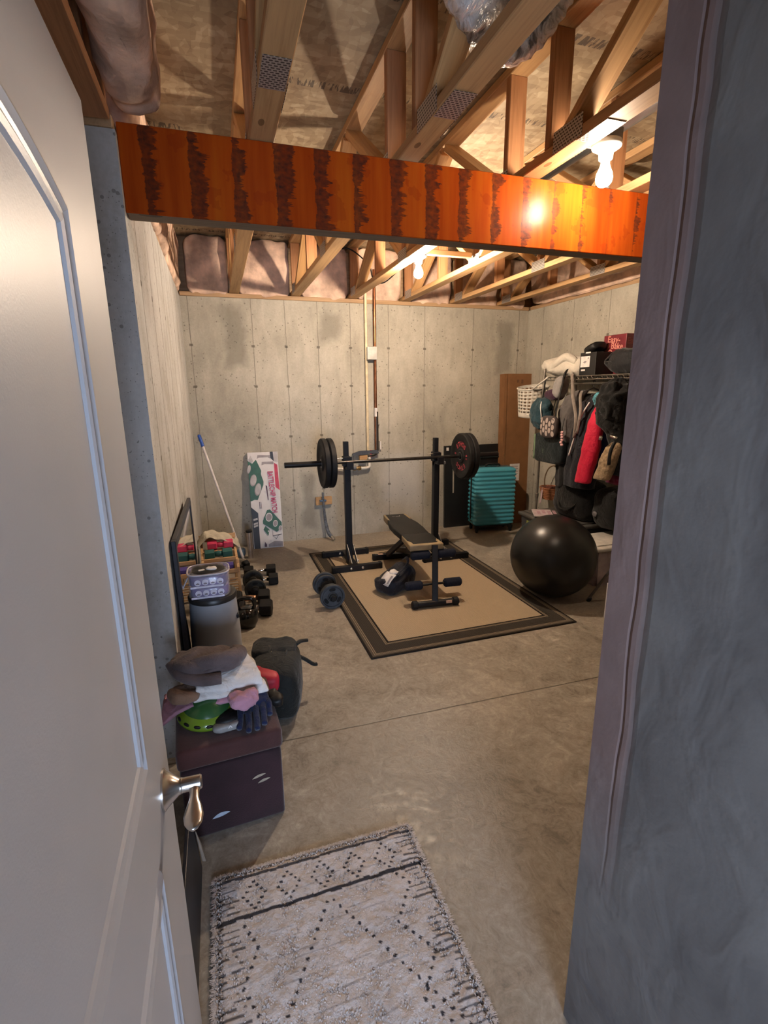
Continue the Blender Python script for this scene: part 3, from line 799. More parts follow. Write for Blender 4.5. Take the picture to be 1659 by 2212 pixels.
# ------------------------------------------------------------------ dumbbells
def hexbell(name, label, loc, rz, L, r, hm, gm, group, hl=None, rx=0, n=6, gr=.014):
    t = thing(name, label, 'dumbbell', loc, (rx, 0, rz), group)
    hl = hl or L * .3
    for s in (-1, 1):
        bm = B(); x0 = s * (L / 2 - hl); x1 = s * L / 2
        cyl(bm, (x0, 0, r * .87), (x1, 0, r * .87), r, n=n, bev=r * .12)
        bmesh.ops.rotate(bm, verts=bm.verts[:], cent=(0, 0, r * .87), matrix=Matrix.Rotation(pi / 6 if n == 6 else 0, 3, 'X'))
        obj('head', bm, hm, t, 'auto')
    g = axial(B(), (-L / 2 + hl, 0, r * .87), (1, 0, 0), [(0, gr), ((L - 2 * hl) * .3, gr * 1.0), ((L - 2 * hl) * .5, gr * 1.18), ((L - 2 * hl) * .7, gr), (L - 2 * hl, gr)], 16)
    obj('handle', g, gm, t, True)
    return t
copper = mat('coppery bright handle', (.75, .42, .26), .28, .9, .1, 40)
cream = mat('pale worn handle', (.62, .52, .42), .45, .5, .1, 40)
G = 'hex dumbbells on the concrete floor'
hexbell('hex_dumbbell', 'black hex dumbbell with bright chrome handle, farthest along the pale wall', (.235, 4.285, 0), -.08, .27, .052, blk_rub, chrome, G)
hexbell('hex_dumbbell', 'black hex dumbbell with chrome handle, half hidden by the round grey plates', (.235, 4.05, 0), -.05, .26, .052, blk_rub, chrome, G)
hexbell('hex_dumbbell', 'big black hex dumbbell with a coppery handle, behind the kettlebell', (.115, 3.665, 0), -.14, .29, .066, blk_rub, copper, G, .085, gr=.02)
hexbell('hex_dumbbell', 'big black hex dumbbell with a pale handle, touching the kettlebell', (.118, 3.475, 0), -.22, .28, .066, blk_rub, cream, G, .085, gr=.02)
hexbell('hex_dumbbell', 'small black hex dumbbell tucked beside the wooden rack foot', (.075, 4.47, 0), .5, .16, .045, blk_rub, blk_rub, G)
iron = mat('grey cast iron plate', (.055, .062, .072), .5, .3, .2, 25, .15, 120)
iron2 = mat('dark olive cast iron plate', (.038, .038, .033), .55, .3, .2, 25, .15, 120)
def disc(bm, y, r, th, holes=True):
    pr = [(-.5, .016), (-.5, r * .34), (-.25, r * .40), (-.25, r * .78), (-.5, r * .84), (-.5, r * .97), (-.35, r), (.35, r), (.5, r * .97), (.5, r * .84), (.25, r * .78), (.25, r * .40), (.5, r * .34), (.5, .016)]
    axial(bm, (0, y, r), (0, 1, 0), [(a * th, q) for a, q in pr], 40, closed=True)
def plate_dumbbell(label, loc, rz, r, L, m, ys):
    t = thing('adjustable_dumbbell', label, 'dumbbell', loc, (0, 0, rz), 'plate-loaded dumbbells')
    obj('bar', cyl(B(), (0, -L / 2, r), (0, L / 2, r), .013), dsteel, t, 'auto')
    for i, (y, rr) in enumerate(ys):
        bm = B(); disc(bm, y, rr, .03)
        for v in bm.verts: v.co.z += r - rr
        p = obj('iron_plate', bm, m, t, 'auto')
        hb = B()
        s = -1
        for k in range(3):
            a = pi / 2 + k * 2 * pi / 3
            sl = B()
            for q in range(14):
                pass
            sl.free()
            pts = [(cos(a + d) * rr * rad, y - .0085, r + sin(a + d) * rr * rad) for d, rad in [(-.38, .50), (-.2, .47), (0, .46), (.2, .47), (.38, .50), (.44, .60), (.36, .70), (.18, .73), (0, .74), (-.18, .73), (-.36, .70), (-.44, .60)]]
            poly(hb, pts)
        obj('grip_slot', hb, mat('shadowed slot', (.008, .008, .009), .9), p)
    for s in (-1, 1):
        obj('collar_nut', axial(B(), (0, s * (L / 2 - .025), r), (0, s, 0), [(0, .022), (.004, .03), (.016, .03), (.02, .02), (.032, .018)], 8), blk_rub, t, 'auto')
    return t
plate_dumbbell('plate-loaded grey dumbbell standing alone by the rug edge', (.69, 3.54, 0), .02, .094, .36, iron, [(-.135, .094), (-.10, .085), (.10, .085), (.135, .094)])
plate_dumbbell('plate-loaded dark dumbbell among the hex dumbbells near the wooden rack', (.16, 3.87, 0), .02, .082, .32, iron2, [(-.105, .082), (.105, .082)])
# ------------------------------------------------------------------ kettlebell
t = thing('kettlebell', 'glossy black kettlebell on the floor beside the grey bin', 'kettlebell', (.072, 3.31, 0), (0, 0, -.15))
kb = mat('glossy black enamel', (.008, .008, .008), .12, 0, .05, 10, 0, 1, .6)
obj('bell', lathe(B(), [(.045, 0), (.058, .006), (.074, .04), (.079, .075), (.074, .105), (.058, .13), (.035, .142), (.01, .145)], 40, closed=True), kb, t, True)
obj('handle', tube(B(), [(-.045, 0, .118), (-.058, 0, .16), (-.046, 0, .198), (0, 0, .208), (.046, 0, .198), (.058, 0, .16), (.045, 0, .118)], .0145, 14, 6), kb, t, True)
# ------------------------------------------------------------------ wall services
pvc = mat('cream plastic pipe', (.70, .58, .38), .4)
copp = mat('aged copper pipe', (.30, .12, .055), .3, .85, .25, 14)
iron_b = mat('dark fittings', (.05, .042, .036), .45, .5)
yb = YB - .03
t = thing('drain_pipe', 'cream plastic pipe running down the back wall to a white elbow', 'pipe', (1.52, yb, 0))
obj('riser', cyl(B(), (-.012, 0, .90), (-.012, 0, 2.75), .0145), pvc, t, 'auto')
obj('coupling', cyl(B(), (-.006, 0, .86), (-.006, 0, .95), .02), pvc, t, 'auto')
obj('red_valve_handle', box(B(), (.014, -.02, .91), (.02, .012, .075), .004), mat('red plastic handle', (.5, .04, .06), .4), t)
obj('elbow', tube(B(), [(0, -.005, .90), (0, -.01, .80), (-.005, -.015, .765), (-.04, -.02, .755), (-.10, -.02, .755)], .0165, 14, 5), mat('white pipe elbow', (.72, .68, .6), .35), t, True)
obj('brass_coupling', axial(B(), (-.10, -.02, .755), (-1, 0, 0), [(0, .017), (.01, .024), (.03, .024), (.032, .018), (.06, .018), (.062, .024), (.085, .024), (.09, .015)], 16), mat('brass fitting', (.42, .30, .14), .35, .9), t, 'auto')
obj('branch', tube(B(), [(-.19, -.02, .755), (-.26, -.02, .755), (-.40, -.012, .765), (-.47, -.012, .765)], .014, 12, 4), mat('white pipe elbow', (.72, .68, .6), .35), t, True)
t = thing('copper_pipe', 'brown copper pipe beside the cream pipe on the back wall', 'pipe', (1.602, yb, 0))
obj('riser', cyl(B(), (0, 0, .90), (0, 0, 2.75), .015), copp, t, 'auto')
obj('insulated_end', tube(B(), [(.008, 0, 1.35), (.01, 0, 1.0), (.004, -.005, .93), (-.03, -.01, .895), (-.10, -.01, .885)], .019, 12, 5), iron_b, t, True)
obj('white_sleeve', cyl(B(), (.003, 0, 1.30), (.003, 0, 1.39), .019), white_lab, t, 'auto')
obj('gauge_tap', axial(B(), (.015, 0, 1.22), (1, -.4, 0), [(0, .008), (.012, .008), (.014, .016), (.022, .016), (.026, .01)], 14), steel, t, 'auto')
obj('wall_clamp', box(B(), (.05, .005, .99), (.016, .02, .09), .003), white_lab, t)
t = thing('outlet_box', 'grey metal electrical box on the back wall across the two pipes', 'electrical box', (1.556, YB - .055, 1.945))
obj('box_body', box(B(), (0, 0, 0), (.10, .05, .125), .004), mat('galvanised box', (.42, .41, .39), .4, .6), t)
obj('cover', box(B(), (0, -.028, 0), (.104, .006, .13), .003), mat('box cover', (.5, .49, .46), .4, .5), t)
t = thing('pipe_bracket', 'dark metal bracket with a small wood block, under the pipes at bar height', 'bracket', (1.47, YB - .03, .885))
bm = B()
poly(bm, [(-.14, 0, .01), (-.14, 0, .03), (-.06, 0, .055), (.14, 0, .06), (.16, 0, .02), (.05, 0, .025), (-.02, 0, .012)], .03)
obj('bracket_arm', bm, mat('blue grey steel', (.10, .11, .13), .5, .4), t)
obj('wood_block', box(B(), (-.02, -.005, -.03), (.085, .04, .075), .003), pine, t)
t = thing('wood_block', 'small pine board fixed on the back wall below the edge-on plates', 'board', (1.005, YB - .022, .42))
obj('board', box(B(), (0, 0, 0), (.175, .036, .085), .003), pine, t)
t = thing('drain_hose', 'limp grey blue hose hanging from the small pine board to the floor', 'hose', (1.0, YB - .06, 0))
gb = cloth('grey blue hose', (.13, .145, .17), var=.35, vs=30, bump=.8, bs=90)
obj('hose_tube', tube(B(), [(-.01, 0, .52), (-.008, -.005, .42), (0, 0, .30), (.012, 0, .18), (.03, -.02, .08), (.055, -.06, .04)], .02, 12, 6, rf=lambda t: .55 + .5 * t), gb, t, True)
obj('clamp', box(B(), (-.01, .0, .43), (.07, .03, .016), .004), mat('blue clamp', (.06, .12, .22), .5), t)
obj('metal_nozzle', tube(B(), [(.05, -.05, .05), (.066, -.085, .025), (.075, -.10, .014)], .014, 10, 3), steel, t, True)
# ducts and pipes overhead
def foil():
    t = NT('crinkled silver and black duct foil')
    v = t.obj(); n = t.noise(t.obj((1, .45, 1)), 16, 4, .6, 1.6); n2 = t.noise(v, 5, 2)
    t.col(t.ramp(t.mth('ADD', t.mth('MULTIPLY', n, .6), t.mth('MULTIPLY', n2, .4)), [(.38, (.12, .118, .115)), (.47, (.62, .61, .60)), (.6, (.95, .94, .93))]))
    t.set(Roughness=.3, Metallic=.15); t.bump(n, .9, .03); return t.m
t = thing('air_duct', 'fat crinkled silver flexible duct curving through the open-web floor trusses', 'duct', (0, 0, 0))
dpts = smooth_path([(.46, 1.22, 2.86), (.66, 1.45, 2.78), (.84, 1.64, 2.72), (.97, 1.72, 2.70), (1.06, 1.71, 2.75), (1.10, 1.62, 2.83), (1.10, 1.46, 2.87)], 12)
bm = B(); rs = []; px = None
for i, p in enumerate(dpts):
    d = (dpts[min(i + 1, len(dpts) - 1)] - dpts[max(i - 1, 0)]).normalized()
    if px is None: x, y, _ = frame_to(d)
    else: x = (px - d * px.dot(d)).normalized(); y = d.cross(x)
    px = x
    row = []
    for k in range(40):
        a = 2 * pi * k / 40
        r = .088 * (1 + .045 * sin(i * 1.9) + .10 * nz(p + V((cos(a), sin(a), 0)) * .1, 16, 2))
        row.append(bm.verts.new(p + x * cos(a) * r + y * sin(a) * r))
    rs.append(row)
for a, b in zip(rs, rs[1:]): bridge(bm, a, b)
cap(bm, rs[0]); cap(bm, rs[-1])
obj('duct_sleeve', bm, foil(), t, True)
t = thing('overhead_pipe', 'thick glossy dark pipe running under the floor beside the bare bulb', 'pipe', (1.70, 0, 2.67))
obj('pipe', cyl(B(), (0, .35, 0), (0, 2.75, 0), .05, n=28), mat('black plastic drain pipe', (.03, .029, .028), .3, 0, .1, 5, 0, 1, .35), t, 'auto')
obj('hub', cyl(B(), (0, 2.7, 0), (0, 2.82, 0), .06, n=28, bev=.006), mat('black plastic drain pipe', (.03, .029, .028), .3, 0, .1, 5, 0, 1, .35), t, 'auto')
t = thing('overhead_cable', 'thin black cable sagging between the trusses above the back wall pipes', 'cable', (0, 0, 0))
obj('cable', tube(B(), [(1.02, 4.7, 2.70), (1.2, 4.72, 2.80), (1.42, 4.8, 2.70), (1.5, 4.9, 2.60), (1.62, 4.95, 2.58), (1.8, 5.0, 2.72)], .006, 8, 8), blk_rub, t, True)
# ------------------------------------------------------------------ battlechip carton
M_w = mat('white printed card', (.72, .68, .66), .45, 0, .03); M_g = mat('green print', (.025, .10, .05), .45); M_r = mat('red print', (.55, .03, .06), .45)
M_k = mat('black print', (.02, .017, .018), .45); M_gr = mat('grey photo print', (.34, .30, .30), .5); M_lg = mat('pale grey print', (.50, .47, .46), .5); M_mg = mat('crimson lettering', (.50, .025, .10), .45)
M_br = mat('plum print', (.10, .05, .075), .5); M_side = mat('carton side', (.10, .075, .06), .7)
t = thing('game_carton', 'tall white carton with red lettering and green game boards, leaning on the back wall', 'carton', (.235, 5.075, 0), (-radians(6.5), 0, -radians(3)))
W_, H_, D_ = .30, .985, .055
obj('carton_body', box(B(), (W_ / 2, D_ / 2, H_ / 2), (W_, D_, H_), .002, seg=1), [M_w], t)
lay = [0]
def art(pts, m, nm='printed_art'):
    lay[0] += 1
    y = -.0004 - .00025 * lay[0]
    return [(W_ * a, y, H_ * b) for a, b in pts], m
arts = []
def el(cx, cy, rx, ry, rot=0, n=22):
    return [(cx + (rx * cos(a) * cos(rot) - ry * sin(a) * sin(rot)), cy + (rx * cos(a) * sin(rot) + ry * sin(a) * cos(rot)) * .33) for a in [2 * pi * i / n for i in range(n)]]
A = arts.append
A(art([(.30, .93), (.33, .97), (.74, .965), (.74, .93), (.66, .945), (.36, .945)], M_gr))
A(art([(.44, .865), (.46, .90), (.84, .90), (.84, .87), (.55, .875)], M_gr))
A(art([(.74, 1.0), (.84, 1.0), (.86, .90), (.75, .935)], M_k))
A(art([(.86, 1.0), (.99, 1.0), (.985, .89), (.865, .90)], M_lg))
A(art([(.855, .885), (.96, .865), (.99, .60), (.855, .635)], M_r))
A(art([(0, .915), (.14, .885), (.27, .925), (.42, .81), (.40, .775), (.47, .70), (.46, .665), (.24, .51), (.14, .515), (.0, .50)], M_g))
A(art([(.02, .925), (.10, .97), (.18, .91), (.10, .895)], M_lg))
for c in ((.02, .83, .06, .14), (.14, .715, .105, .19), (.27, .62, .105, .2)): A(art(el(*c, rot=-.25), M_gr)); A(art(el(c[0] + .01, c[1] + .004, c[2] * .86, c[3] * .86, rot=-.25), M_lg))
A(art([(.53, .66), (.58, .65), (.60, .50), (.57, .51)], M_br))
A(art([(.28, .49), (.30, .49), (.31, .42), (.29, .42)], M_br)); A(art([(.33, .49), (.345, .49), (.355, .42), (.34, .42)], M_br))
A(art([(0, .44), (.22, .375), (.22, .0), (.02, .0)], M_k))
for b in (.315, .27, .245): A(art([(.05, b), (.19, b + .012), (.19, b - .008), (.05, b - .02)], M_lg))
A(art([(.52, .40), (.62, .405), (.98, .265), (.98, .20), (.80, .165), (.36, .26), (.36, .29)], M_g))
for c in ((.57, .325, .115, .14), (.77, .255, .08, .11), (.93, .20, .06, .09)): A(art(el(*c, rot=-.2), M_w)); A(art(el(*c[:2], c[2] * .8, c[3] * .8, rot=-.2), M_gr))
A(art([(.36, .20), (.43, .235), (.56, .195), (.51, .13)], M_g))
A(art(el(.52, .178, .02, .03), M_w))
A(art([(.66, .19), (.67, .19), (.665, .13), (.96, .14), (.96, .134), (.655, .123)], M_k)); A(art([(.66, .125), (.67, .125), (.77, .095), (.85, .13), (.86, .13), (.77, .088)], M_k))
A(art([(.50, .04), (.70, .07), (.98, .06), (.98, .01), (.50, .012)], M_gr))
A(art([(.36, .03), (.38, .07), (.44, .04), (.44, .015), (.36, .015)], M_br))
mats = []; bm = B()
for pts, m in arts:
    if m not in mats: mats.append(m)
    poly(bm, pts, 0, mats.index(m))
obj('printed_art', bm, mats, t)
bm = put(B(), text_bm('BATTLECHIP MATCH', .070, .0016, 0, 'CENTER', 1.0), Matrix.Identity(4))
xs = [v.co.x for v in bm.verts]; sx = .425 / (max(xs) - min(xs))
xf(bm, bm.verts[:], Matrix.Diagonal((sx, 1.05, 1, 1)))
xf(bm, bm.verts[:], basis(V((W_ * .735, -.0125, H_ * .585)), V((.055, 0, -1)).normalized(), V((1, 0, .055)).normalized(), V((0, -1, 0))))
obj('lettering', bm, M_mg, t)
# ------------------------------------------------------------------ broom pole
t = thing('broom_pole', 'thin white pole with a blue grip leaning into the back corner', 'pole', (0, 0, 0))
p0, p1 = V((.115, 4.72, .02)), V((-.195, 5.17, 1.17)); d = (p1 - p0).normalized()
obj('shaft', cyl(B(), p0, p1 - d * .10, .012, n=14), mat('white painted steel', (.68, .64, .64), .35), t, 'auto')
obj('grip', cyl(B(), p1 - d * .12, p1, .0155, n=14, bev=.003), mat('blue plastic grip', (.02, .09, .42), .4), t, 'auto')
# chrome tube standing, blue rag
t = thing('chrome_tube', 'short dull chrome tube standing on the floor before the white carton', 'tube', (.186, 4.80, 0))
obj('tube', lathe(B(), [(.0255, 0), (.0255, .262), (.02, .262), (.02, .20)], 28), mat('dull chrome', (.55, .50, .46), .3, .9, .15, 20), t, 'auto')
obj('cap', lathe(B(), [(.001, .285), (.02, .285), (.03, .278), (.03, .262), (.024, .258)], 20), blk_rub, t, 'auto')
solo('blue_rag', soft(B(), (.10, 4.86, .045), (.045, .05, .048), .9, amp=.012, ns=22, seed=3, nu=24, nv=14), cloth('dusty blue cotton', (.10, .17, .24)), 'dusty blue rag bunched on the floor between wooden rack and white carton', 'rag', smooth=True)
# ------------------------------------------------------------------ wooden dumbbell rack
t = thing('dumbbell_rack', 'slanted pine rack holding coloured dumbbells beside the pale side wall', 'rack', (-.085, 4.02, 0), (0, 0, .04))
rk = wood('honey pine rack', (.50, .32, .17), (.36, .21, .10), 1.2)
def slab(nm, c, s, rot=(0, 0, 0), m=rk): return obj(nm, box(B(), (0, 0, 0), s, .003), m, t, loc=c, rot=rot)
for s in (-1, 1):
    slab('front_leg', (s * .128, -.16, .155), (.022, .03, .31), (-.12, 0, 0))
    slab('rear_leg', (s * .128, .20, .20), (.022, .035, .40), (.02, 0, 0))
    slab('side_rail', (s * .128, .01, .30), (.02, .44, .035), (.24, 0, 0))
slab('top_plank', (0, .215, .395), (.29, .018, .055), (-.15, 0, 0))
for y, z in ((.11, .315), (-.0, .265), (-.10, .195)): slab('shelf', (0, y, z), (.24, .115, .012), (-.1, 0, 0))
for y, z in ((-.065, .29), (-.172, .225)): slab('lip', (0, y, z), (.27, .016, .03))
for k in range(7): slab('slat', (.0, -.178, .03 + k * .022), (.24, .008, .012))
def neo(nm, c): return mat(nm, c, .6, 0, .1, 30, .2, 200)
Gd = 'coloured dumbbells on the pine rack'
TX, TY = -.085, 4.02
hexbell('neoprene_dumbbell', 'bright pink dumbbell on the top tier of the pine rack', (TX + .012, TY + .115, .327), .03, .20, .040, neo('pink neoprene', (.62, .045, .12)), neo('pink neoprene', (.62, .045, .12)), Gd, .075, gr=.022)
hexbell('neoprene_dumbbell', 'teal green dumbbell on the middle tier of the pine rack', (TX - .005, TY + .02, .278), .03, .21, .042, neo('teal neoprene', (.015, .10, .10)), neo('teal neoprene', (.015, .10, .10)), Gd, .075, gr=.022)
hexbell('neoprene_dumbbell', 'purple dumbbell on the lowest tier of the pine rack', (TX - .005, TY - .095, .206), .03, .21, .036, neo('violet neoprene', (.075, .05, .27)), neo('violet neoprene', (.075, .05, .27)), Gd, .075, gr=.018)
# cream cloth draped behind the pink dumbbell
def drape(u, v):
    x = -.165 + .33 * u; a = (u - .5) * 2
    return V((x, .10 + .12 * v - .02 * abs(a), .40 + .035 * v + .02 * sin(u * 6) - .055 * max(0, abs(a) - .55) * 3 + .006 * sin(u * 23 + v * 5)))
solo('folded_towel', sheet(B(), drape, 26, 8, .006), cloth('cream towel', (.55, .50, .40)), 'cream towel with a dark hem lying over the pine rack top', 'towel', (TX, TY, .01), (0, 0, .04), True)
# ------------------------------------------------------------------ leaning mirror
def mirror_mat():
    t = NT('mirror glass'); t.col((.72, .70, .70)); t.set(Roughness=.03, Metallic=1.0); return t.m
mlen = .96
t = thing('framed_mirror', 'black framed mirror leaning on the pale side wall behind the grey bin', 'mirror', (-.222, 2.25, 0), (0, radians(-.6), radians(-1.0)))
fr = mat('blue black frame paint', (.012, .013, .022), .35)
for nm, c, s in (('frame_side', (0, .02, .475), (.02, .04, .95)), ('frame_side', (0, mlen - .02, .475), (.02, .04, .95)), ('frame_top', (0, mlen / 2, .93), (.02, mlen - .08, .04)), ('frame_bottom', (0, mlen / 2, .02), (.02, mlen - .08, .04))):
    obj(nm, box(B(), c, s, .003), fr, t)
obj('mirror_glass', box(B(), (.003, mlen / 2, .475), (.006, mlen - .08, .88)), mirror_mat(), t)
obj('backing_board', box(B(), (-.009, mlen / 2, .47), (.004, mlen - .03, .92)), mat('tan hardboard', (.30, .22, .14), .8), t)
# ------------------------------------------------------------------ bin + case on top
t = thing('storage_bin', 'grey tapered bin with a dark rim, carrying a clear case of purple packs', 'bin', (-.098, 2.40, 0))
bgm = mat('pale grey blue plastic bin', (.33, .35, .39), .38, 0, .05, 6)
obj('bin_body', lathe(B(), [(.09, 0), (.120, .004), (.1215, .03), (.116, .45), (.107, .625), (.10, .625)], 56), bgm, t, 'auto')
obj('lid', lathe(B(), [(.001, .642), (.094, .642), (.108, .638), (.113, .628), (.112, .614), (.107, .614)], 56), mat('black bin lid', (.015, .015, .016), .4), t, 'auto')
obj('handle_notch', box(B(), (.108, -.03, .52), (.012, .05, .02), .004), mat('black bin lid', (.015, .015, .016), .4), t)
def clear_mat():
    t = NT('thin clear vinyl'); t.col((.85, .82, .9)); t.set(Roughness=.18)
    t.p.inputs['Alpha'].default_value = .22; t.p.inputs['Coat Weight'].default_value = .4; return t.m
t = thing('zip_case', 'clear zipped case of purple packs with white round prints, on the grey bin', 'case', (-.107, 2.395, .643))
t.scale = (.77, .77, .77)
def oval(bm, z0, z1, rx, ry, e=.55, n=48, capd=True):
    rs = []
    for z, k in ((z0, .97), (z0 + .004, 1), (z1 - .004, 1), (z1, .97)):
        row = []
        for i in range(n):
            u = 2 * pi * i / n
            row.append(bm.verts.new((rx * k * math.copysign(abs(cos(u)) ** e, cos(u)), ry * k * math.copysign(abs(sin(u)) ** e, sin(u)), z)))
        rs.append(row)
    for a, b in zip(rs, rs[1:]): bridge(bm, a, b)
    if capd: cap(bm, rs[0][::-1]); cap(bm, rs[-1])
    return bm
obj('vinyl_wall', oval(B(), 0, .15, .122, .105), clear_mat(), t, True)
pk = mat('violet pack', (.10, .055, .24), .35, 0, .2, 12, coat=.3); pkl = mat('pale round print', (.70, .66, .80), .4)
for k in range(2):
    p = obj('purple_pack', oval(B(), .006 + k * .068, .062 + k * .068, .113, .096), pk, t, True)
    bm = B()
    for j in range(4):
        cx, cz = -.062 + j * .043, .034 + k * .068
        ys = -.0985
        cr = [(cx + cos(a) * .0185, ys + .0, cz + sin(a) * .0185) for a in [2 * pi * i / 22 for i in range(22)]]
        poly(bm, cr, .001)
    obj('round_print', bm, pkl, p)
    bm = B()
    for j in range(4):
        cx, cz = -.062 + j * .043, .034 + k * .068
        poly(bm, [(cx - .011, -.1002, cz - .004), (cx - .009, -.1002, cz - .011), (cx + .009, -.1002, cz - .011), (cx + .011, -.1002, cz - .004), (cx, -.1002, cz + .001)])
    obj('dark_print', bm, M_br, p)
    obj('white_band', box(B(), (-.01, -.0985, .006 + k * .068), (.19, .004, .012), .001), pkl, p)
obj('zip_rim', tube(B(), [(.122 * math.copysign(abs(cos(u)) ** .55, cos(u)), .105 * math.copysign(abs(sin(u)) ** .55, sin(u)), .149) for u in [2 * pi * i / 40 + .01 for i in range(41)]], .005, 8, 0), mat('pale vinyl piping', (.55, .5, .56), .4), t, True)
obj('dark_contents', soft(B(), (0, 0, .142), (.105, .085, .018), .8, amp=.008, ns=18, seed=5, nu=30, nv=12), vinyl, t, True)
obj('white_tag', soft(B(), (.02, -.02, .158), (.03, .026, .010), .8, amp=.006, ns=28, seed=8, nu=18, nv=10), white_lab, t, True)
obj('white_tag', soft(B(), (-.035, -.03, .155), (.02, .02, .008), .8, amp=.006, ns=28, seed=12, nu=18, nv=10), white_lab, t, True)
obj('cord', tube(B(), [(-.118, -.03, .12), (-.15, -.05, .06), (-.165, -.07, .0), (-.17, -.08, -.03)], .0045, 8, 5), mat('pale vinyl piping', (.55, .5, .56), .4), t, True)
# ------------------------------------------------------------------ ottoman
t = thing('ottoman', 'dark maroon fabric cube ottoman with loose lid, beside the door edge', 'ottoman', (-.066, 1.815, 0), (0, 0, radians(3.5)))
mar = cloth('dark maroon microfibre', (.032, .012, .016), var=.25, vs=5, bump=.25, bs=200, rough=.8, sheen=.3, wr=0)
obj('cube_body', box(B(), (0, 0, .145), (.352, .372, .29), .012, seg=3), mar, t, 'auto')
ld = B(); box(ld, (0, 0, .335), (.366, .386, .082), .018, seg=4)
obj('lid', ld, cloth('maroon lid microfibre', (.068, .024, .022), var=.25, vs=5, bump=.25, bs=200, rough=.8, sheen=.3, wr=0), t, 'auto')
def leaf(x, z, L, w, tilt, m, name='leaf_patch'):
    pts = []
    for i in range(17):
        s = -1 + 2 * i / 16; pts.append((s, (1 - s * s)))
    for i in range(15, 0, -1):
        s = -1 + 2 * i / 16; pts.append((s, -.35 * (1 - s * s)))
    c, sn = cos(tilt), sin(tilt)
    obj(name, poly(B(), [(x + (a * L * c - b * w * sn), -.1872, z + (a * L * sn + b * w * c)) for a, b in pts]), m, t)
pale = mat('pale leaf patch', (.42, .35, .26), .6); palb = mat('blue white leaf patch', (.45, .52, .62), .6)
leaf(.088, .195, .026, .008, .22, pale); leaf(.105, .172, .024, .008, .22, pale); leaf(-.055, .075, .032, .012, .18, palb)  # leaf-shaped pale and bluish patches on the cube front
# ------------------------------------------------------------------ things heaped on the ottoman
OT = .377
def on(x, y, z): return V((x, y, z))
t = thing('bike_helmet', 'lime green helmet with dark vents, under the pink cloth on the ottoman', 'helmet', (-.135, 1.80, OT + .014), (.13, .05, .35))
t.scale = (.80, .80, .80)
gm = mat('lime green shell', (.16, .26, .02), .22, 0, .1, 6, coat=.5)
gm2 = mat('dark green shell', (.03, .10, .03), .25, 0, .1, 6, coat=.4)
obj('shell', lathe(B(), [(.125, .0), (.133, .004), (.134, .016), (.124, .034), (.105, .05)], 48), gm, t, True)
obj('dome', lathe(B(), [(.106, .049), (.09, .074), (.06, .094), (.025, .103), (.001, .105)], 48), gm2, t, True)
for k in range(9):
    a = -pi / 2 - 1.5 + k * .42
    bm = soft(B(), (cos(a) * .127, sin(a) * .127, .0225), (.0165, .006, .009), .9, rot=(0, 0, a + pi / 2), nu=16, nv=8)
    obj('vent', bm, vinyl, t, True)
t = thing('gloves', 'navy blue sports gloves piled beside the green helmet on the ottoman', 'gloves', (.035, 1.745, OT), (0, 0, .05))
nav = cloth('navy knit', (.010, .016, .055), bump=.5)
obj('palm', soft(B(), (0, .05, .035), (.065, .06, .035), .7, amp=.01, ns=16, seed=2, nu=30, nv=16), nav, t, True)
for k, (x, L, dy) in enumerate(((-.048, .085, .0), (-.020, .10, -.012), (.008, .10, -.01), (.034, .09, 0), (.058, .07, .03))):
    obj('finger', tube(B(), [(x * .8, .05, .035), (x, -.0 + dy * .3, .038), (x * 1.05 - .004, -L * .6 + dy, .022), (x * 1.1 - .008, -L * .95 + dy, .014)], .0125, 10, 5, rf=lambda t: 1 - .15 * t), nav, t, True)
t = thing('white_soled_shoe', 'single dark glove cuff with pale ribbed band, at the ottoman front edge', 'glove', (-.062, 1.69, OT), (0, 0, .12))
t.name = 'cuffed_glove'
obj('cuff', soft(B(), (0, 0, .016), (.052, .022, .015), .6, amp=.003, ns=30, seed=3, nu=30, nv=12), mat('pale ribbed rubber', (.27, .26, .25), .5, 0, .1, 60), t, True)
obj('glove_back', soft(B(), (.005, .035, .022), (.045, .035, .02), .7, amp=.006, ns=22, seed=6, nu=24, nv=12), vinyl, t, True)
bm = B(); poly(bm, [(.0, -.0235, .02), (.008, -.0235, .033), (.016, -.0235, .02), (.012, -.0235, .02), (.008, -.0235, .027), (.004, -.0235, .02)])
obj('badge', bm, white_lab, t)
solo('black_scrunchie', soft(B(), (.118, 1.80, OT + .022), (.028, .05, .02), .8, rot=(0, 0, .3), amp=.01, ns=34, seed=7, nu=26, nv=14), vinyl, 'small crumpled black scrap on the ottoman beyond the navy gloves', 'scrap', smooth=True)
# cloths, each a thick folded sheet
def folded(name, label, cat, m, c, s, rot, seed, amp=.012, ns=9, e=.38, lay=3, bend=None):
    t = thing(name, label, cat, c, rot)
    h = s[2] / lay
    for k in range(lay):
        q = 1 - .05 * k
        obj('fold', soft(B(), (.004 * ((k * 7) % 3 - 1), .004 * ((k * 5) % 3 - 1), h * (2 * k + 1)), (s[0] * q, s[1] * q, h * 1.12), e, amp=amp * .7, ns=ns, seed=seed + k, nu=48, nv=14, bend=bend), m, t, True)
    return t
pinkc = cloth('pink fleece', (.50, .25, .33), var=.15)
t = thing('pink_blanket', 'pink fleece cloth spilling over the green helmet on the ottoman', 'cloth', (0, 0, 0))
def pk_f(u, v):
    x = -.285 + .33 * u; y = 1.735 + .15 * v + .02 * sin(u * 4)
    z = .475 + .008 * sin(u * 9 + v * 4) - .045 * max(0, .30 - u) * 3 * (1 - v * .3) - .022 * (1 - v) ** 2 - .02 * max(0, u - .75) * 3 + .006 * nz((x, y, 0), 25, 1)
    return V((x, y, z))
obj('sheet', sheet(B(), pk_f, 40, 18, .012), pinkc, t, True)
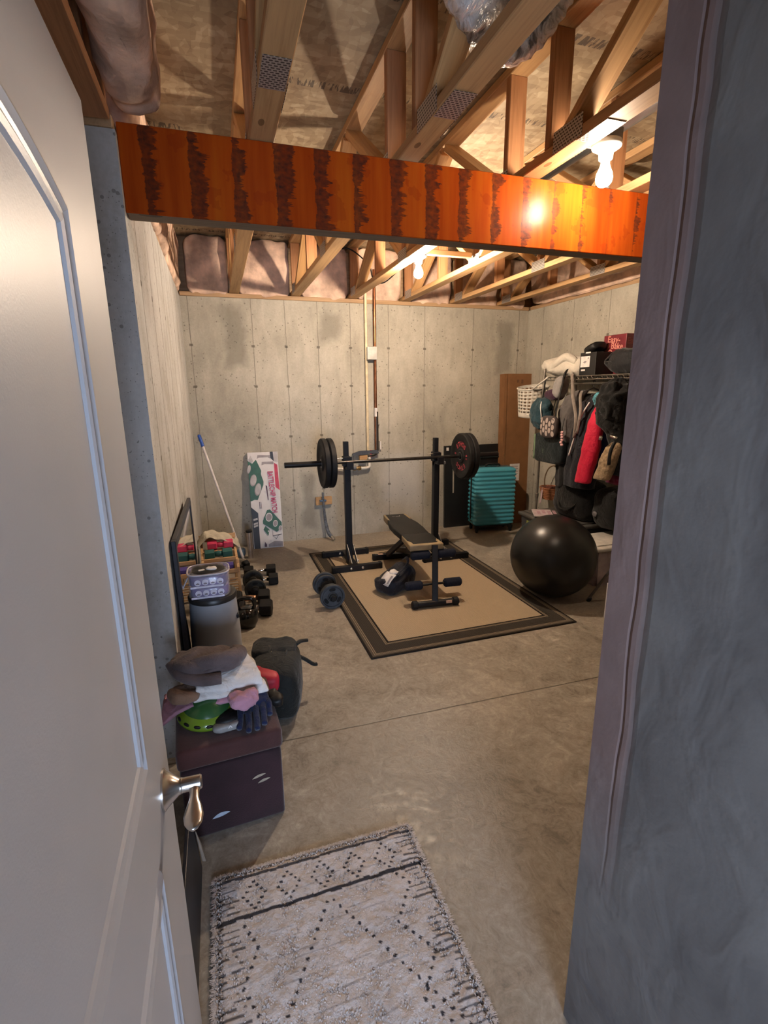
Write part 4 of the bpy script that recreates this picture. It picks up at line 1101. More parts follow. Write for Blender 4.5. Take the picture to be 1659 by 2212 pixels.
obj('bunched_end', soft(B(), (.0, 1.735, .462), (.055, .04, .030), .85, amp=.014, ns=24, seed=5, nu=40, nv=20), pinkc, t, True)
wht = cloth('white cotton', (.74, .70, .68), var=.06, bump=.3)
t = thing('white_towel', 'thick folded white cloth, largest on the ottoman heap', 'cloth', (0, 0, 0))
def wh_f(c0, c1, c2, c3, sd):
    def f(u, v):
        p = V(c0).lerp(V(c1), u).lerp(V(c3).lerp(V(c2), u), v)
        e = min(1, 4 * min(v, .35))
        p.z += .010 * nz(p, 9, sd) + .006 * nz(p, 22, sd) - .016 * (1 - min(1, v * 5)) ** 2
        p.y += .008 * nz((u * 3, v * 2, 0), 2, sd + 1); p.x += .008 * nz((v * 3, u * 2, 0), 2, sd + 2)
        return p
    return f
for c, sd, th in ((((-.175, 1.745, .496), (.098, 1.785, .455), (.045, 1.95, .515), (-.16, 1.95, .515)), 3, .022), (((-.168, 1.752, .522), (.085, 1.79, .482), (.025, 1.955, .545), (-.15, 1.95, .548)), 6, .024)):
    o = obj('fold', sheet(B(), wh_f(*c, sd), 26, 18, th), wht, t, True)
    md = o.modifiers.new('soften', 'SUBSURF'); md.levels = 1; md.render_levels = 1
t = thing('tan_cloth', 'tan crumpled cloth tucked between pink and brown cloths by the door edge', 'cloth', (-.205, 1.765, .488), (0, .2, .4))
obj('crumple', soft(B(), (0, 0, .018), (.052, .045, .024), .7, amp=.014, ns=18, seed=9, nu=36, nv=18), cloth('tan brown canvas', (.24, .14, .09)), t, True)
brn = cloth('brown fleece', (.115, .085, .085), var=.2)
t = thing('brown_sweater', 'rolled brown fleece sweater on top of the ottoman heap', 'sweater', (-.115, 1.875, .542), (-.10, .10, .14))
obj('body', soft(B(), (-.01, 0, .02), (.125, .095, .036), .6, amp=.024, ns=10, seed=14, nu=70, nv=28), brn, t, True)
obj('rolled_sleeve', tube(B(), [(-.07, -.05, .035), (.0, -.062, .042), (.07, -.05, .042), (.115, .0, .036), (.10, .045, .03)], .030, 18, 8, rf=lambda t: .75 + .35 * sin(t * 3)), brn, t, True)
obj('sleeve', tube(B(), [(-.125, .0, .03), (-.10, -.06, .005), (-.04, -.095, -.01), (.03, -.10, -.012)], .030, 16, 8, rf=lambda t: 1.1 - .3 * t, flat=.02), brn, t, True)
# ------------------------------------------------------------------ backpack
t = thing('backpack', 'black backpack with a red pocket slumped on the floor behind the ottoman', 'backpack', (.175, 2.34, 0), (0, 0, -.15))
bpk = cloth('black nylon pack', (.009, .010, .009), bump=.3, rough=.7)
b_ = soft(B(), (0, 0, .145), (.125, .19, .15), .5, amp=.014, ns=7, seed=6, nu=56, nv=30)
for v in b_.verts: v.co.z = max(v.co.z, .002)
obj('pack_body', b_, bpk, t, True)
obj('red_pocket', soft(B(), (-.045, -.135, .225), (.072, .07, .062), .5, amp=.008, ns=12, seed=4, nu=36, nv=20), mat('red nylon', (.50, .02, .045), .55, 0, .1, 12, .2), t, True)
obj('top_flap', soft(B(), (-.01, .09, .275), (.115, .085, .028), .55, amp=.012, ns=12, seed=8, nu=40, nv=16), bpk, t, True)
obj('strap', tube(B(), [(.10, .06, .24), (.145, .08, .20), (.185, .085, .165), (.205, .09, .16)], .013, 8, 5, flat=.010), bpk, t, True)
obj('strap', tube(B(), [(.10, .12, .27), (.125, .15, .27), (.16, .17, .262)], .012, 8, 5, flat=.010), bpk, t, True)
obj('side_seam', tube(B(), [(.03, -.185, .10), (.035, -.15, .25), (.05, -.02, .292), (.06, .10, .285)], .006, 8, 6), bpk, t, True)
# board behind the door
t = thing('picture_board', 'dark board with a pale worn edge leaning behind the bottom of the white door', 'board', (-.155, 1.10, 0), (0, radians(-4), 0))
obj('panel', box(B(), (-.03, .20, .12), (.012, .40, .24), .002), mat('blue black board', (.016, .018, .028), .4), t)
obj('worn_edge', poly(B(), [(-.02, .385, .17), (-.015, .402, .10), (-.012, .404, .02), (-.02, .398, .03)], .004), mat('torn card edge', (.35, .28, .22), .8), t)
# ------------------------------------------------------------------ back wall leaners
t = thing('tall_carton', 'tall narrow brown cardboard box standing in the back corner', 'box', (3.085, 5.06, 0), (-radians(1.5), 0, 0))
cardb = mat('brown cardboard', (.24, .115, .05), .8, 0, .08, 7, .1, 90, .2); cardd = mat('dark cardboard edge', (.16, .075, .035), .8)
obj('box_body', box(B(), (.185, .06, .87), (.345, .115, 1.74), .003), cardb, t)
obj('side_flap', box(B(), (.02, -.003, .87), (.035, .006, 1.73), .001), cardb, t)
bm = B(); box(bm, (.18, -.0005, 1.66), (.022, .004, .03)); box(bm, (.235, -.0005, 1.655), (.022, .004, .045)); obj('tape_scrap', bm, cardd, t)
lb = obj('paper_label', box(B(), (.175, -.001, .62), (.13, .003, .20)), white_lab, t)
bm = B(); [box(bm, (.175, -.003, .60 + k * .03), (.09, .002, .008)) for k in range(4)]; obj('print', bm, mat('grey print', (.3, .28, .3), .7), lb)
t = thing('laminate_board', 'flat black board with a narrow slot leaning on the back wall behind the suitcase', 'board', (2.41, 5.17, 0), (-radians(2.2), 0, 0))
pm = mat('black laminate', (.009, .009, .010), .45)
bm = B()
for c, s in (((.05, 0, .475), (.10, .03, .95)), ((.42, 0, .475), (.60, .03, .95)), ((.11, 0, .20), (.025, .03, .40)), ((.11, 0, .845), (.025, .03, .21))): box(bm, c, s)
obj('sheet', bm, pm, t)
obj('bright_gap_filler', box(B(), (.11, .0, .57), (.022, .02, .33)), mat('painted bright gap', (.42, .37, .30), .7), t)  # added filler; its pale colour stands in for the bright gap through the slot
obj('shelf_lip', box(B(), (.45, -.02, .80), (.54, .03, .02), .002), pm, t)
obj('sticker', box(B(), (.035, -.0165, .915), (.03, .002, .035)), white_lab, t)
# ------------------------------------------------------------------ suitcase
t = thing('suitcase', 'upright teal hard-shell suitcase with ribbed front, before the tall cardboard box', 'suitcase', (2.865, 4.90, 0), (0, 0, radians(-7)))
teal = mat('glossy teal shell', (.065, .34, .45), .2, 0, .05, 4, .05, 100, .5, coat=.5)
bm = B(); rs = []
SW, SD, SZ0, SZ1 = .245, .125, .075, .735
N_ = 64
def rr(w, d, z, e=.22):
    return [bm.verts.new((w * math.copysign(abs(cos(a)) ** e, cos(a)), d * math.copysign(abs(sin(a)) ** e, sin(a)), z)) for a in [2 * pi * (i + .5) / N_ for i in range(N_)]]
zz = 90
for i in range(zz + 1):
    z = SZ0 + (SZ1 - SZ0) * i / zz
    ez = min(z - SZ0, SZ1 - z); ins = 0
    if ez < .05: ins = .05 - sqrt(max(0, .05 ** 2 - (.05 - ez) ** 2))
    if .035 < ez: ins += .0045 * (1 + math.copysign(abs(cos((z - SZ0) * 2 * pi / .0465)) ** .35, cos((z - SZ0) * 2 * pi / .0465)))
    rs.append(rr(SW - ins, SD - ins, z))
for a, b in zip(rs, rs[1:]): bridge(bm, a, b)
cap(bm, rs[0][::-1]); cap(bm, rs[-1])
obj('shell', bm, teal, t, 'auto')
pth = [(math.copysign(abs(cos(a)) ** .3, cos(a)) * (SW + .001), .0, (SZ0 + SZ1) / 2 + math.copysign(abs(sin(a)) ** .22, sin(a)) * ((SZ1 - SZ0) / 2 + .001)) for a in [2 * pi * i / 60 for i in range(61)]]
obj('zip_band', tube(B(), pth, .004, 8, 0, flat=.018, up=V((0, 1, 0))), vinyl, t, True)
obj('top_handle', tube(B(), [(-.08, 0, .735), (-.07, 0, .757), (0, 0, .763), (.07, 0, .757), (.08, 0, .735)], .012, 10, 5), vinyl, t, True)
obj('corner_bumper', box(B(), (-.235, -.05, .655), (.03, .05, .03), .008), vinyl, t)
for sx in (-1, 1):
    for sy in (-1, 1):
        w = obj('wheel', cyl(B(), (sx * .20 - .012, sy * .09, .026), (sx * .20 + .012, sy * .09, .026), .025, bev=.004), blk_rub, t, 'auto')
        obj('caster_fork', box(B(), (sx * .20, sy * .09, .062), (.045, .05, .04), .006), vinyl, w)
obj('base_plate', box(B(), (0, 0, .076), (.42, .21, .02), .006), vinyl, t)
# ------------------------------------------------------------------ wire rack
wire = mat('dull chrome wire', (.33, .30, .26), .35, .8, .1, 30)
RX0, RX1, RY0, RY1 = 3.03, 3.40, 2.98, 4.285
t = thing('wire_rack', 'tall chrome wire shelving rack along the side wall, hung with coats', 'shelving', (0, 0, 0))
for x in (RX0, RX1):
    for y in (RY0, RY1):
        p = obj('post', cyl(B(), (x, y, 0), (x, y, 1.76), .0125, n=14), wire, t, 'auto')
        bm = B()
        for z in (.52, 1.68): cyl(bm, (x, y, z - .025), (x, y, z + .02), .018, n=12, bev=.004)
        cyl(bm, (x, y, 0), (x, y, .03), .017, n=12, bev=.004)
        obj('clamp', bm, wire, p, 'auto')
for z in (1.68,):
    bm = B()
    for dz in (0, -.03):
        for a, b in (((RX0, RY0), (RX0, RY1)), ((RX1, RY0), (RX1, RY1)), ((RX0, RY0), (RX1, RY0)), ((RX0, RY1), (RX1, RY1))):
            cyl(bm, (*a, z + dz), (*b, z + dz), .004, n=8)
    for x in (RX0, RX1):
        n = 44; pts = [(x, RY0 + (RY1 - RY0) * i / n, z - (.03 if i % 2 else 0)) for i in range(n + 1)]
        tube(bm, pts, .0022, 6, 0)
    n = 12
    for y in (RY0, RY1): tube(bm, [(RX0 + (RX1 - RX0) * i / n, y, z - (.03 if i % 2 else 0)) for i in range(n + 1)], .0022, 6, 0)
    for i in range(1, 40):
        y = RY0 + (RY1 - RY0) * i / 40; cyl(bm, (RX0, y, z), (RX1, y, z), .002, n=6)
    obj('wire_shelf', bm, wire, t, 'auto')
obj('hanging_rod', cyl(B(), (3.20, RY0, 1.615), (3.20, RY1, 1.615), .012, n=14), wire, t, 'auto')
lad = B()
for k in range(9): tube(lad, [(3.045 - .012, RY1 + .012, 1.60 - k * .045), (3.08, RY1 + .02, 1.58 - k * .045)], .003, 6, 0)
obj('end_ladder', lad, wire, t, 'auto')
ZS = 1.683
# ------------------------------------------------------------------ on the top shelf
t = thing('white_blanket', 'crumpled off-white blanket bundled on the top wire shelf', 'blanket', (3.19, 4.13, ZS), (0, 0, .1))
wb = cloth('off white quilt', (.60, .55, .47), var=.08, bump=.35)
b_ = soft(B(), (0, 0, .09), (.15, .285, .095), .6, amp=.026, ns=9, seed=21, nu=70, nv=34, bend=lambda p: V((p.x, p.y, p.z * (1 - 1.5 * p.y) if p.y > 0 else p.z * (1 - .25 * p.y))))
for v in b_.verts: v.co.z = max(v.co.z, .002)
obj('quilt', b_, wb, t, True)
obj('fold', tube(B(), [(-.135, .10, .06), (-.13, .0, .13), (-.12, -.10, .165), (-.11, -.2, .12)], .035, 14, 8, rf=lambda t: .7 + .6 * sin(t * pi)), wb, t, True)
t = thing('shoe_box', 'black box with a white picture label standing on the top wire shelf', 'box', (3.12, 3.755, ZS))
bk2 = mat('black card', (.008, .0075, .0075), .5)
obj('box_body', box(B(), (.04, -.03, .095), (.20, .20, .19), .003), bk2, t)
lb = obj('white_label', box(B(), (-.061, .0, .115), (.002, .115, .09)), white_lab, t)
bm = B(); poly(bm, [(-.0625, .03, .11), (-.0625, .0, .10), (-.0625, -.02, .115), (-.0625, .0, .122)]); poly(bm, [(-.0625, -.03, .15), (-.0625, -.045, .15), (-.0625, -.045, .135), (-.0625, -.03, .135)])
obj('print', bm, mat('grey print', (.3, .28, .3), .7), lb)
bm = B(); box(bm, (-.061, .02, .045), (.002, .05, .014)); box(bm, (-.061, -.03, .20 - .012), (.002, .06, .012)); obj('small_label', bm, white_lab, lb)
solo('black_pouch', soft(B(), (3.17, 3.775, ZS + .225), (.08, .085, .042), .7, rot=(-.35, 0, 0), amp=.012, ns=14, seed=4, nu=36, nv=18), vinyl, 'black soft pouch lying on the black box with the white label', 'pouch', smooth=True)
t = thing('toy_oven_box', 'dark red toy box with pale cursive lettering on the top wire shelf', 'box', (3.27, 3.55, ZS))
dr_ = mat('dark red print', (.17, .012, .022), .4); pk_ = mat('salmon print', (.72, .28, .22), .5)
obj('box_body', box(B(), (.06, .09, .165), (.16, .26, .33), .003), dr_, t)
bm = B()
def side(s, y, z, sz): put(bm, text_bm(s, sz, .001), basis(V((-.0212, y, z)), V((0, -1, -.08)).normalized(), V((0, -.08, 1)).normalized(), V((-1, 0, 0))))
side('Easy-', .10, .29, .072); side('Bake', .06, .235, .072); side('Oven', .085, .18, .072)
obj('lettering', bm, pk_, t)
bm = B()
put(bm, text_bm('Easy-', .07, .001), basis(V((.06, -.0415, .27)), V((1, 0, 0)), V((0, 0, 1)), V((0, -1, 0))))
obj('lettering', bm, mat('faded red print', (.28, .05, .05), .5), t)
rg2 = B()
for r0 in (.028, .016): 
    pts = [(-.0212, .178 + cos(a) * r0, .235 + sin(a) * r0) for a in [2 * pi * i / 24 for i in range(25)]]
    tube(rg2, pts, .003, 6, 0)
obj('round_emblem', rg2, pk_, t, True)
t = thing('stuff_sack', 'black drawstring stuff sack on the top wire shelf before the red toy box', 'sack', (3.115, 3.33, ZS))
b_ = soft(B(), (0, -.02, .098), (.095, .19, .098), .75, amp=.012, ns=10, seed=17, nu=56, nv=28)
for v in b_.verts: v.co.z = max(v.co.z, .002)
obj('sack_body', b_, cloth('black ripstop', (.007, .0075, .010), bump=.2, rough=.6), t, True)
gt = B()
for k in range(12):
    a = 2 * pi * k / 12; tube(gt, [(-.095 * .15 * cos(a) - .05, .165 + .012, .10 + .015 * sin(a)), (-.075 * abs(cos(a)) * 1.0 * math.copysign(1, cos(a)) , .12, .10 + .08 * sin(a)), (-.09 * cos(a), .05, .10 + .094 * sin(a))], .008, 6, 4)
obj('gathered_end', gt, cloth('black ripstop', (.007, .0075, .010), bump=.2, rough=.6), t, True)
# ------------------------------------------------------------------ hung on the rack
t = thing('laundry_basket', 'white plastic laundry basket with slots, hooked on the rack end', 'basket', (3.12, 4.62, 1.285), (.10, 0, 0))
bm = B(); NA, NZ = 60, 17; rows = []
for j in range(NZ + 1):
    f = j / NZ; r = .125 + .035 * f; row = []
    for i in range(NA):
        a = 2 * pi * i / NA
        row.append(bm.verts.new((cos(a) * r * 1.0, sin(a) * r * .9, .30 * f + .02 * cos(a) * f)))
    rows.append(row)
for j in range(NZ):
    for i in range(NA):
        if (3 <= j <= 13) and (j - 3) % 2 == 0 and i % 3 != 0: continue
        if j == 15 and i % 3 != 0: continue
        bm.faces.new((rows[j][i], rows[j][(i + 1) % NA], rows[j + 1][(i + 1) % NA], rows[j + 1][i]))
cap(bm, rows[0][::-1])
wp = mat('white basket plastic', (.66, .62, .55), .4, 0, .03)
o = obj('basket_wall', bm, wp, t, True); md = o.modifiers.new('thickness', 'SOLIDIFY'); md.thickness = .006
obj('rim', tube(B(), [(cos(a) * .163, sin(a) * .147, .305 + .02 * cos(a)) for a in [2 * pi * i / 40 for i in range(41)]], .007, 8, 0), wp, t, True)
obj('hook_handle', tube(B(), [(-.10, -.14, .30), (-.11, -.25, .36), (-.10, -.33, .41), (-.09, -.345, .43), (-.05, -.35, .43)], .008, 10, 6), wp, t, True)
def garment(name, label, cat, secs, m, seed, fold=.10, kf=7, group=None):
    t = thing(name, label, cat, (0, 0, 0), group=group)
    obj('cloth', hang(B(), secs, fold=fold, kf=kf, seed=seed), m, t, True)
    return t
def hanger(t, y, x=3.20, z=1.535):
    bm = tube(B(), [(x, y, 1.603), (x - .008, y, 1.635), (x + .008, y, 1.645), (x + .014, y, 1.63)], .003, 8, 4)
    tube(bm, [(x, y, 1.605), (x, y, 1.575)], .003, 8, 0)
    tube(bm, [(x, y, 1.578), (x - .10, y - .01, 1.545), (x - .19, y - .02, z - .02)], .0065, 10, 4); tube(bm, [(x, y, 1.578), (x + .10, y + .005, 1.545), (x + .16, y + .01, z - .01)], .0065, 10, 4)
    obj('hanger', bm, mat('dark plastic hanger', (.05, .045, .042), .4), t, True)
GC = 'coats and bags hung on the wire rack'
navy = cloth('dark navy shell', (.009, .010, .017), bump=.25, rough=.6)
t = garment('navy_jacket', 'long dark navy jacket with a thin white piped edge, hung on the rack', 'jacket', [(3.14, 3.60, 1.53, .035, .05), (3.06, 3.60, 1.46, .10, .09), (3.03, 3.61, 1.30, .135, .10), (3.02, 3.63, 1.05, .165, .10), (3.02, 3.655, .80, .17, .10), (3.02, 3.66, .72, .165, .095)], navy, 3, group=GC)
obj('white_piping', tube(B(), [(2.955, 3.53, 1.46), (2.915, 3.56, 1.36), (2.905, 3.62, 1.18), (2.905, 3.68, 1.0)], .0065, 8, 6), white_lab, t, True)
hanger(t, 3.60)
t = garment('black_coat', 'black coat hanging between the grey hooded top and the navy jacket', 'coat', [(3.16, 3.79, 1.53, .03, .05), (3.10, 3.79, 1.45, .08, .10), (3.07, 3.82, 1.2, .12, .10), (3.06, 3.86, .95, .13, .10), (3.07, 3.88, .68, .13, .09)], cloth('charcoal black wool', (.009, .009, .010)), 8, group=GC); hanger(t, 3.79)
t = garment('grey_hoodie', 'grey hooded top with dangling beige straps, hung on the rack', 'top', [(3.10, 3.80, 1.56, .04, .05), (3.02, 3.81, 1.50, .075, .08), (2.99, 3.82, 1.35, .10, .085), (2.98, 3.80, 1.16, .09, .08), (3.0, 3.79, 1.10, .06, .05)], cloth('grey brown jersey', (.10, .09, .088)), 5, .12, 5, group=GC)
bei = cloth('beige webbing', (.27, .23, .20), bump=.3)
obj('beige_strap', tube(B(), [(3.0, 3.84, 1.70), (2.92, 3.70, 1.50), (2.885, 3.60, 1.33), (2.89, 3.61, 1.16)], .014, 10, 6, flat=.004), bei, t, True)
obj('beige_strap', tube(B(), [(2.99, 3.68, 1.55), (2.92, 3.61, 1.51), (2.89, 3.555, 1.38), (2.89, 3.58, 1.20)], .012, 10, 6, flat=.004), bei, t, True)
redc = cloth('bright red shell', (.58, .008, .045), var=.08, bump=.15, rough=.6)
t = garment('red_jacket', 'bright red jacket sleeve slanting down the rack beside the navy jacket', 'jacket', [(3.08, 3.42, 1.50, .025, .04), (2.98, 3.40, 1.44, .055, .055), (2.93, 3.40, 1.30, .07, .06), (2.91, 3.415, 1.08, .085, .06), (2.91, 3.475, .82, .08, .055), (2.91, 3.48, .795, .078, .05)], redc, 6, .04, 4, group=GC); hanger(t, 3.42)
t = garment('blue_garment', 'dark royal blue garment glimpsed between navy and red jackets', 'garment', [(3.14, 3.53, 1.47, .02, .05), (3.05, 3.49, 1.35, .05, .09), (3.05, 3.50, 1.0, .07, .09)], cloth('royal blue', (.012, .014, .09)), 9, group=GC)
solo('turquoise_scarf', soft(B(), (2.98, 3.42, 1.475), (.05, .085, .055), .8, rot=(.75, 0, 0), amp=.016, ns=22, seed=6, nu=46, nv=24), mat('turquoise print', (.07, .24, .29), .8, 0, .7, 40, .4, 120), 'small turquoise patterned scarf above the red jacket', 'scarf', smooth=True, group=GC)
t = garment('fur_coat', 'black coat with a fluffy hood bulging from the rack beside the passage wall', 'coat', [(3.12, 3.20, 1.60, .06, .06), (3.0, 3.22, 1.54, .11, .12), (2.95, 3.24, 1.42, .13, .14), (2.95, 3.23, 1.30, .125, .13), (2.99, 3.19, 1.22, .10, .10), (3.05, 3.15, 1.0, .12, .10), (3.05, 3.15, .9, .12, .1)], cloth('black fleece', (.006, .006, .006), bump=1, bs=90), 11, .05, 9, group=GC)
obj('fluffy_hood', soft(B(), (2.96, 3.22, 1.44), (.15, .135, .20), .85, amp=.03, ns=20, seed=31, nu=80, nv=44), cloth('black fleece', (.006, .006, .006), bump=1, bs=90), t, True)
obj('toggle', axial(B(), (2.815, 3.20, 1.215), (0, .3, -1), [(0, .008), (.005, .013), (.03, .013), (.035, .008)], 14), chrome, t, True)
obj('toggle', axial(B(), (2.85, 3.14, 1.22), (0, -1, -.2), [(0, .008), (.005, .012), (.06, .012), (.065, .008)], 14), chrome, t, True)
t = garment('tan_sweater', 'tan knitted sleeve hanging below the black fluffy coat', 'sweater', [(2.98, 3.16, 1.19, .04, .05), (2.92, 3.17, 1.12, .065, .06), (2.90, 3.20, 1.0, .075, .06), (2.89, 3.23, .88, .075, .055), (2.89, 3.235, .865, .07, .05)], cloth('tan wool knit', (.30, .21, .125), var=.25, vs=40, bump=.8, bs=140), 13, .05, 4, group=GC)
obj('dark_straps', tube(B(), [(2.86, 3.10, 1.18), (2.835, 3.11, 1.10), (2.84, 3.12, 1.0)], .014, 8, 5), vinyl, t, True)
garment('magenta_garment', 'dark magenta garment hem showing under the tan knitted sleeve', 'garment', [(3.1, 3.2, 1.1, .08, .06), (3.06, 3.22, .95, .12, .07), (3.05, 3.23, .82, .125, .07)], cloth('dark magenta', (.14, .008, .035)), 15, group=GC)
# bags at the rack end
tealn = cloth('dark teal nylon', (.018, .055, .075), bump=.3, rough=.5)
t = thing('drawstring_bag', 'dark teal drawstring bag bulging at the top corner of the rack end', 'bag', (2.955, 4.19, 1.345), group=GC)
obj('bag_body', soft(B(), (0, 0, 0), (.08, .13, .15), .85, amp=.022, ns=12, seed=3, nu=50, nv=28), tealn, t, True)
obj('cord', tube(B(), [(-.05, -.06, .11), (-.075, -.09, .05), (-.07, -.10, -.02), (-.06, -.085, -.05)], .005, 8, 5), white_lab, t, True)
obj('hanging_loop', tube(B(), [(0, 0, .12), (.03, .03, .2), (.065, .06, .285), (.07, .07, .33)], .006, 8, 5), vinyl, t, True)
t = thing('patterned_pouch', 'grey pouch patterned with pale ovals, hung below the teal drawstring bag', 'pouch', (2.865, 3.93, 1.235), group=GC)
obj('pouch_body', soft(B(), (0, 0, 0), (.03, .115, .10), .55, amp=.004, ns=8, seed=4, nu=44, nv=20), mat('dark plum canvas', (.055, .042, .042), .8), t, True)
bm = B()
for r_ in range(-3, 4):
    for c_ in range(-3, 4):
        cy2, cz2 = c_ * .042, r_ * .058 + (.029 if c_ % 2 else 0)
        if (abs(cy2) / .10) ** 3.5 + (abs(cz2) / .085) ** 3.5 > .85: continue
        def bx_(y, z): return -.0305 * (max(0, 1 - (abs(y) / .117) ** 3.6 - (abs(z) / .102) ** 3.6)) ** .275 - .002
        poly(bm, [(bx_(cy2 + .0185 * cos(a), cz2 + .0255 * sin(a)), cy2 + .0185 * cos(a), cz2 + .0255 * sin(a)) for a in [2 * pi * i / 16 for i in range(16)]])
obj('oval_print', bm, mat('pale taupe print', (.40, .33, .30), .8), t)
obj('shoulder_strap', tube(B(), [(-.01, -.05, .09), (.02, -.06, .2), (.08, -.03, .35), (.14, .0, .47)], .006, 8, 6, flat=.003), vinyl, t, True)
t = thing('shopping_bag', 'black and teal bag with a green edge, lowest of the bags at the rack end', 'bag', (2.955, 4.02, 1.03), group=GC)
obj('bag_body', soft(B(), (0, 0, 0), (.055, .225, .145), .45, amp=.010, ns=9, seed=8, nu=60, nv=28), cloth('black teal plastic', (.008, .015, .018), bump=.2, rough=.45), t, True)
obj('green_edge', sheet(B(), lambda u, v: V((-.052 + .02 * u ** 2, .165 + .052 * u, -.12 + .24 * v)), 4, 8, .003), mat('pale green print', (.20, .28, .17), .6), t, True)
bm = B(); [box(bm, (-.0565, .0 - .004 * k, .0 - .014 * k), (.002, .10, .004)) for k in range(4)]; obj('print', bm, mat('pale green print', (.20, .28, .17), .6), t)
obj('handle', tube(B(), [(-.02, .10, .13), (.02, .08, .25), (.06, .05, .42), (.09, .03, .60)], .010, 8, 6, flat=.004), vinyl, t, True)
t = thing('black_webbing_strap', 'wide black webbing strap hanging from the top shelf over the bags', 'strap', (0, 0, 0), group=GC)
obj('webbing', tube(B(), [(3.01, 3.93, 1.72), (2.975, 3.915, 1.70), (2.955, 3.91, 1.60), (2.90, 3.885, 1.42), (2.87, 3.86, 1.28), (2.88, 3.90, 1.16)], .034, 12, 8, flat=.006, up=V((1, 0, 0))), vinyl, t, True)
solo('purple_hat', soft(B(), (3.03, 4.11, 1.515), (.07, .115, .05), .85, amp=.008, ns=20, seed=2, nu=40, nv=20), cloth('dark plum knit', (.06, .022, .045), bump=.8, bs=120), 'dark plum knitted hat tucked under the top shelf by the rack end', 'hat', smooth=True, group=GC)
solo('grey_roll', soft(B(), (2.995, 3.98, 1.585), (.06, .065, .10), .75, rot=(.35, 0, 0), amp=.006, ns=16, seed=5, nu=40, nv=22), cloth('light grey fleece', (.30, .28, .27)), 'light grey rolled fleece under the top shelf beside the black strap', 'fleece', smooth=True, group=GC)
t = thing('pink_charm', 'small pink beaded charm dangling beside the patterned pouch', 'charm', (2.86, 3.735, 1.20), group=GC)
bm = B()
for k in range(6): soft(bm, (.004 * (k % 2), .006 * sin(k * 2), -.022 * k), (.012, .016, .012), .9, nu=12, nv=8)
obj('beads', bm, mat('pale pink beads', (.62, .36, .36), .5), t, True)
obj('cord', tube(B(), [(0, 0, 0), (.01, .01, .05), (.03, .02, .12)], .003, 6, 4), vinyl, t, True)
# loose clothes hangers
for k, (y, zt) in enumerate(((3.50, .02), (3.34, .0), (3.30, .012), (3.46, -.006))):
    t = thing('clothes_hanger', 'bare dark plastic clothes hanger on the rod among the coats', 'hanger', (0, 0, 0), group='bare clothes hangers on the rack rod')
    hanger(t, y, 3.19, 1.535 - zt)
# ------------------------------------------------------------------ lower rack
ZL = .396
t = thing('wicker_basket', 'small wicker basket with tall handle and pink ribbon hung behind the rack post', 'basket', (3.325, 4.46, .42))
wk = wood('wicker', (.46, .19, .09), (.25, .09, .04), 3, knots=False)
bm = B(); 
for k in range(9):
    z = .008 + k * .0145; r = .078 + .0035 * k
    tube(bm, [(cos(a) * r + .003 * cos(8 * a + k * pi), sin(a) * r * 1.15 + .003 * sin(8 * a + k * pi), z) for a in [2 * pi * i / 40 for i in range(41)]], .0068, 6, 0)
obj('woven_wall', bm, wk, t, True)
obj('basket_floor', lathe(B(), [(.001, .004), (.08, .004), (.08, .01), (.001, .01)], 24), wk, t)
obj('filling', soft(B(), (0, 0, .115), (.085, .10, .022), .9, amp=.012, ns=40, seed=3, nu=40, nv=14), mat('dried brown filling', (.16, .05, .03), .9, 0, .4, 60), t, True)
obj('handle', tube(B(), [(0, .11, .12), (-.01, .10, .22), (-.01, .05, .32), (-.005, -.02, .36), (0, -.06, .355)], .007, 8, 6), mat('dry twig', (.20, .13, .07), .8), t, True)
obj('wall_hook', tube(B(), [(-.005, -.03, .352), (.02, -.03, .375), (.10, -.03, .38), (.114, -.03, .38)], .004, 8, 4), steel, t, True)
obj('ribbon', tube(B(), [(-.105, .0, .13), (-.112, .0, .08), (-.115, .0, .02), (-.125, .005, -.04)], .014, 8, 5, flat=.002, up=V((1, 0, 0))), mat('pale pink ribbon', (.58, .42, .46), .5), t, True)
t = thing('duffel_bag', 'large black bag slumped on the grey tote lid under the navy jacket', 'bag', (3.22, 3.79, ZL))
b_ = soft(B(), (-.06, 0, .175), (.17, .25, .19), .6, amp=.02, ns=7, seed=22, nu=56, nv=28)
for v in b_.verts: v.co.z = max(v.co.z, .003)
obj('bag_body', b_, cloth('black duffel', (.0045, .0045, .005), bump=.3), t, True)
obj('strap', tube(B(), [(-.20, -.15, .2), (-.25, -.1, .12), (-.25, .05, .1), (-.2, .15, .2)], .014, 8, 6, flat=.005), vinyl, t, True)
t = thing('black_tote_bag', 'black bag with a small grey badge sitting on the tote lids under the red jacket', 'bag', (3.25, 3.37, .398))
b_ = soft(B(), (-.06, 0, .17), (.15, .16, .18), .55, amp=.018, ns=8, seed=25, nu=50, nv=26)
for v in b_.verts: v.co.z = max(v.co.z, .003)
obj('bag_body', b_, cloth('black duffel', (.0045, .0045, .005), bump=.3), t, True)
obj('badge', soft(B(), (-.225, .06, .12), (.008, .025, .022), .8, nu=16, nv=10), mat('grey badge', (.16, .15, .16), .5), t, True)
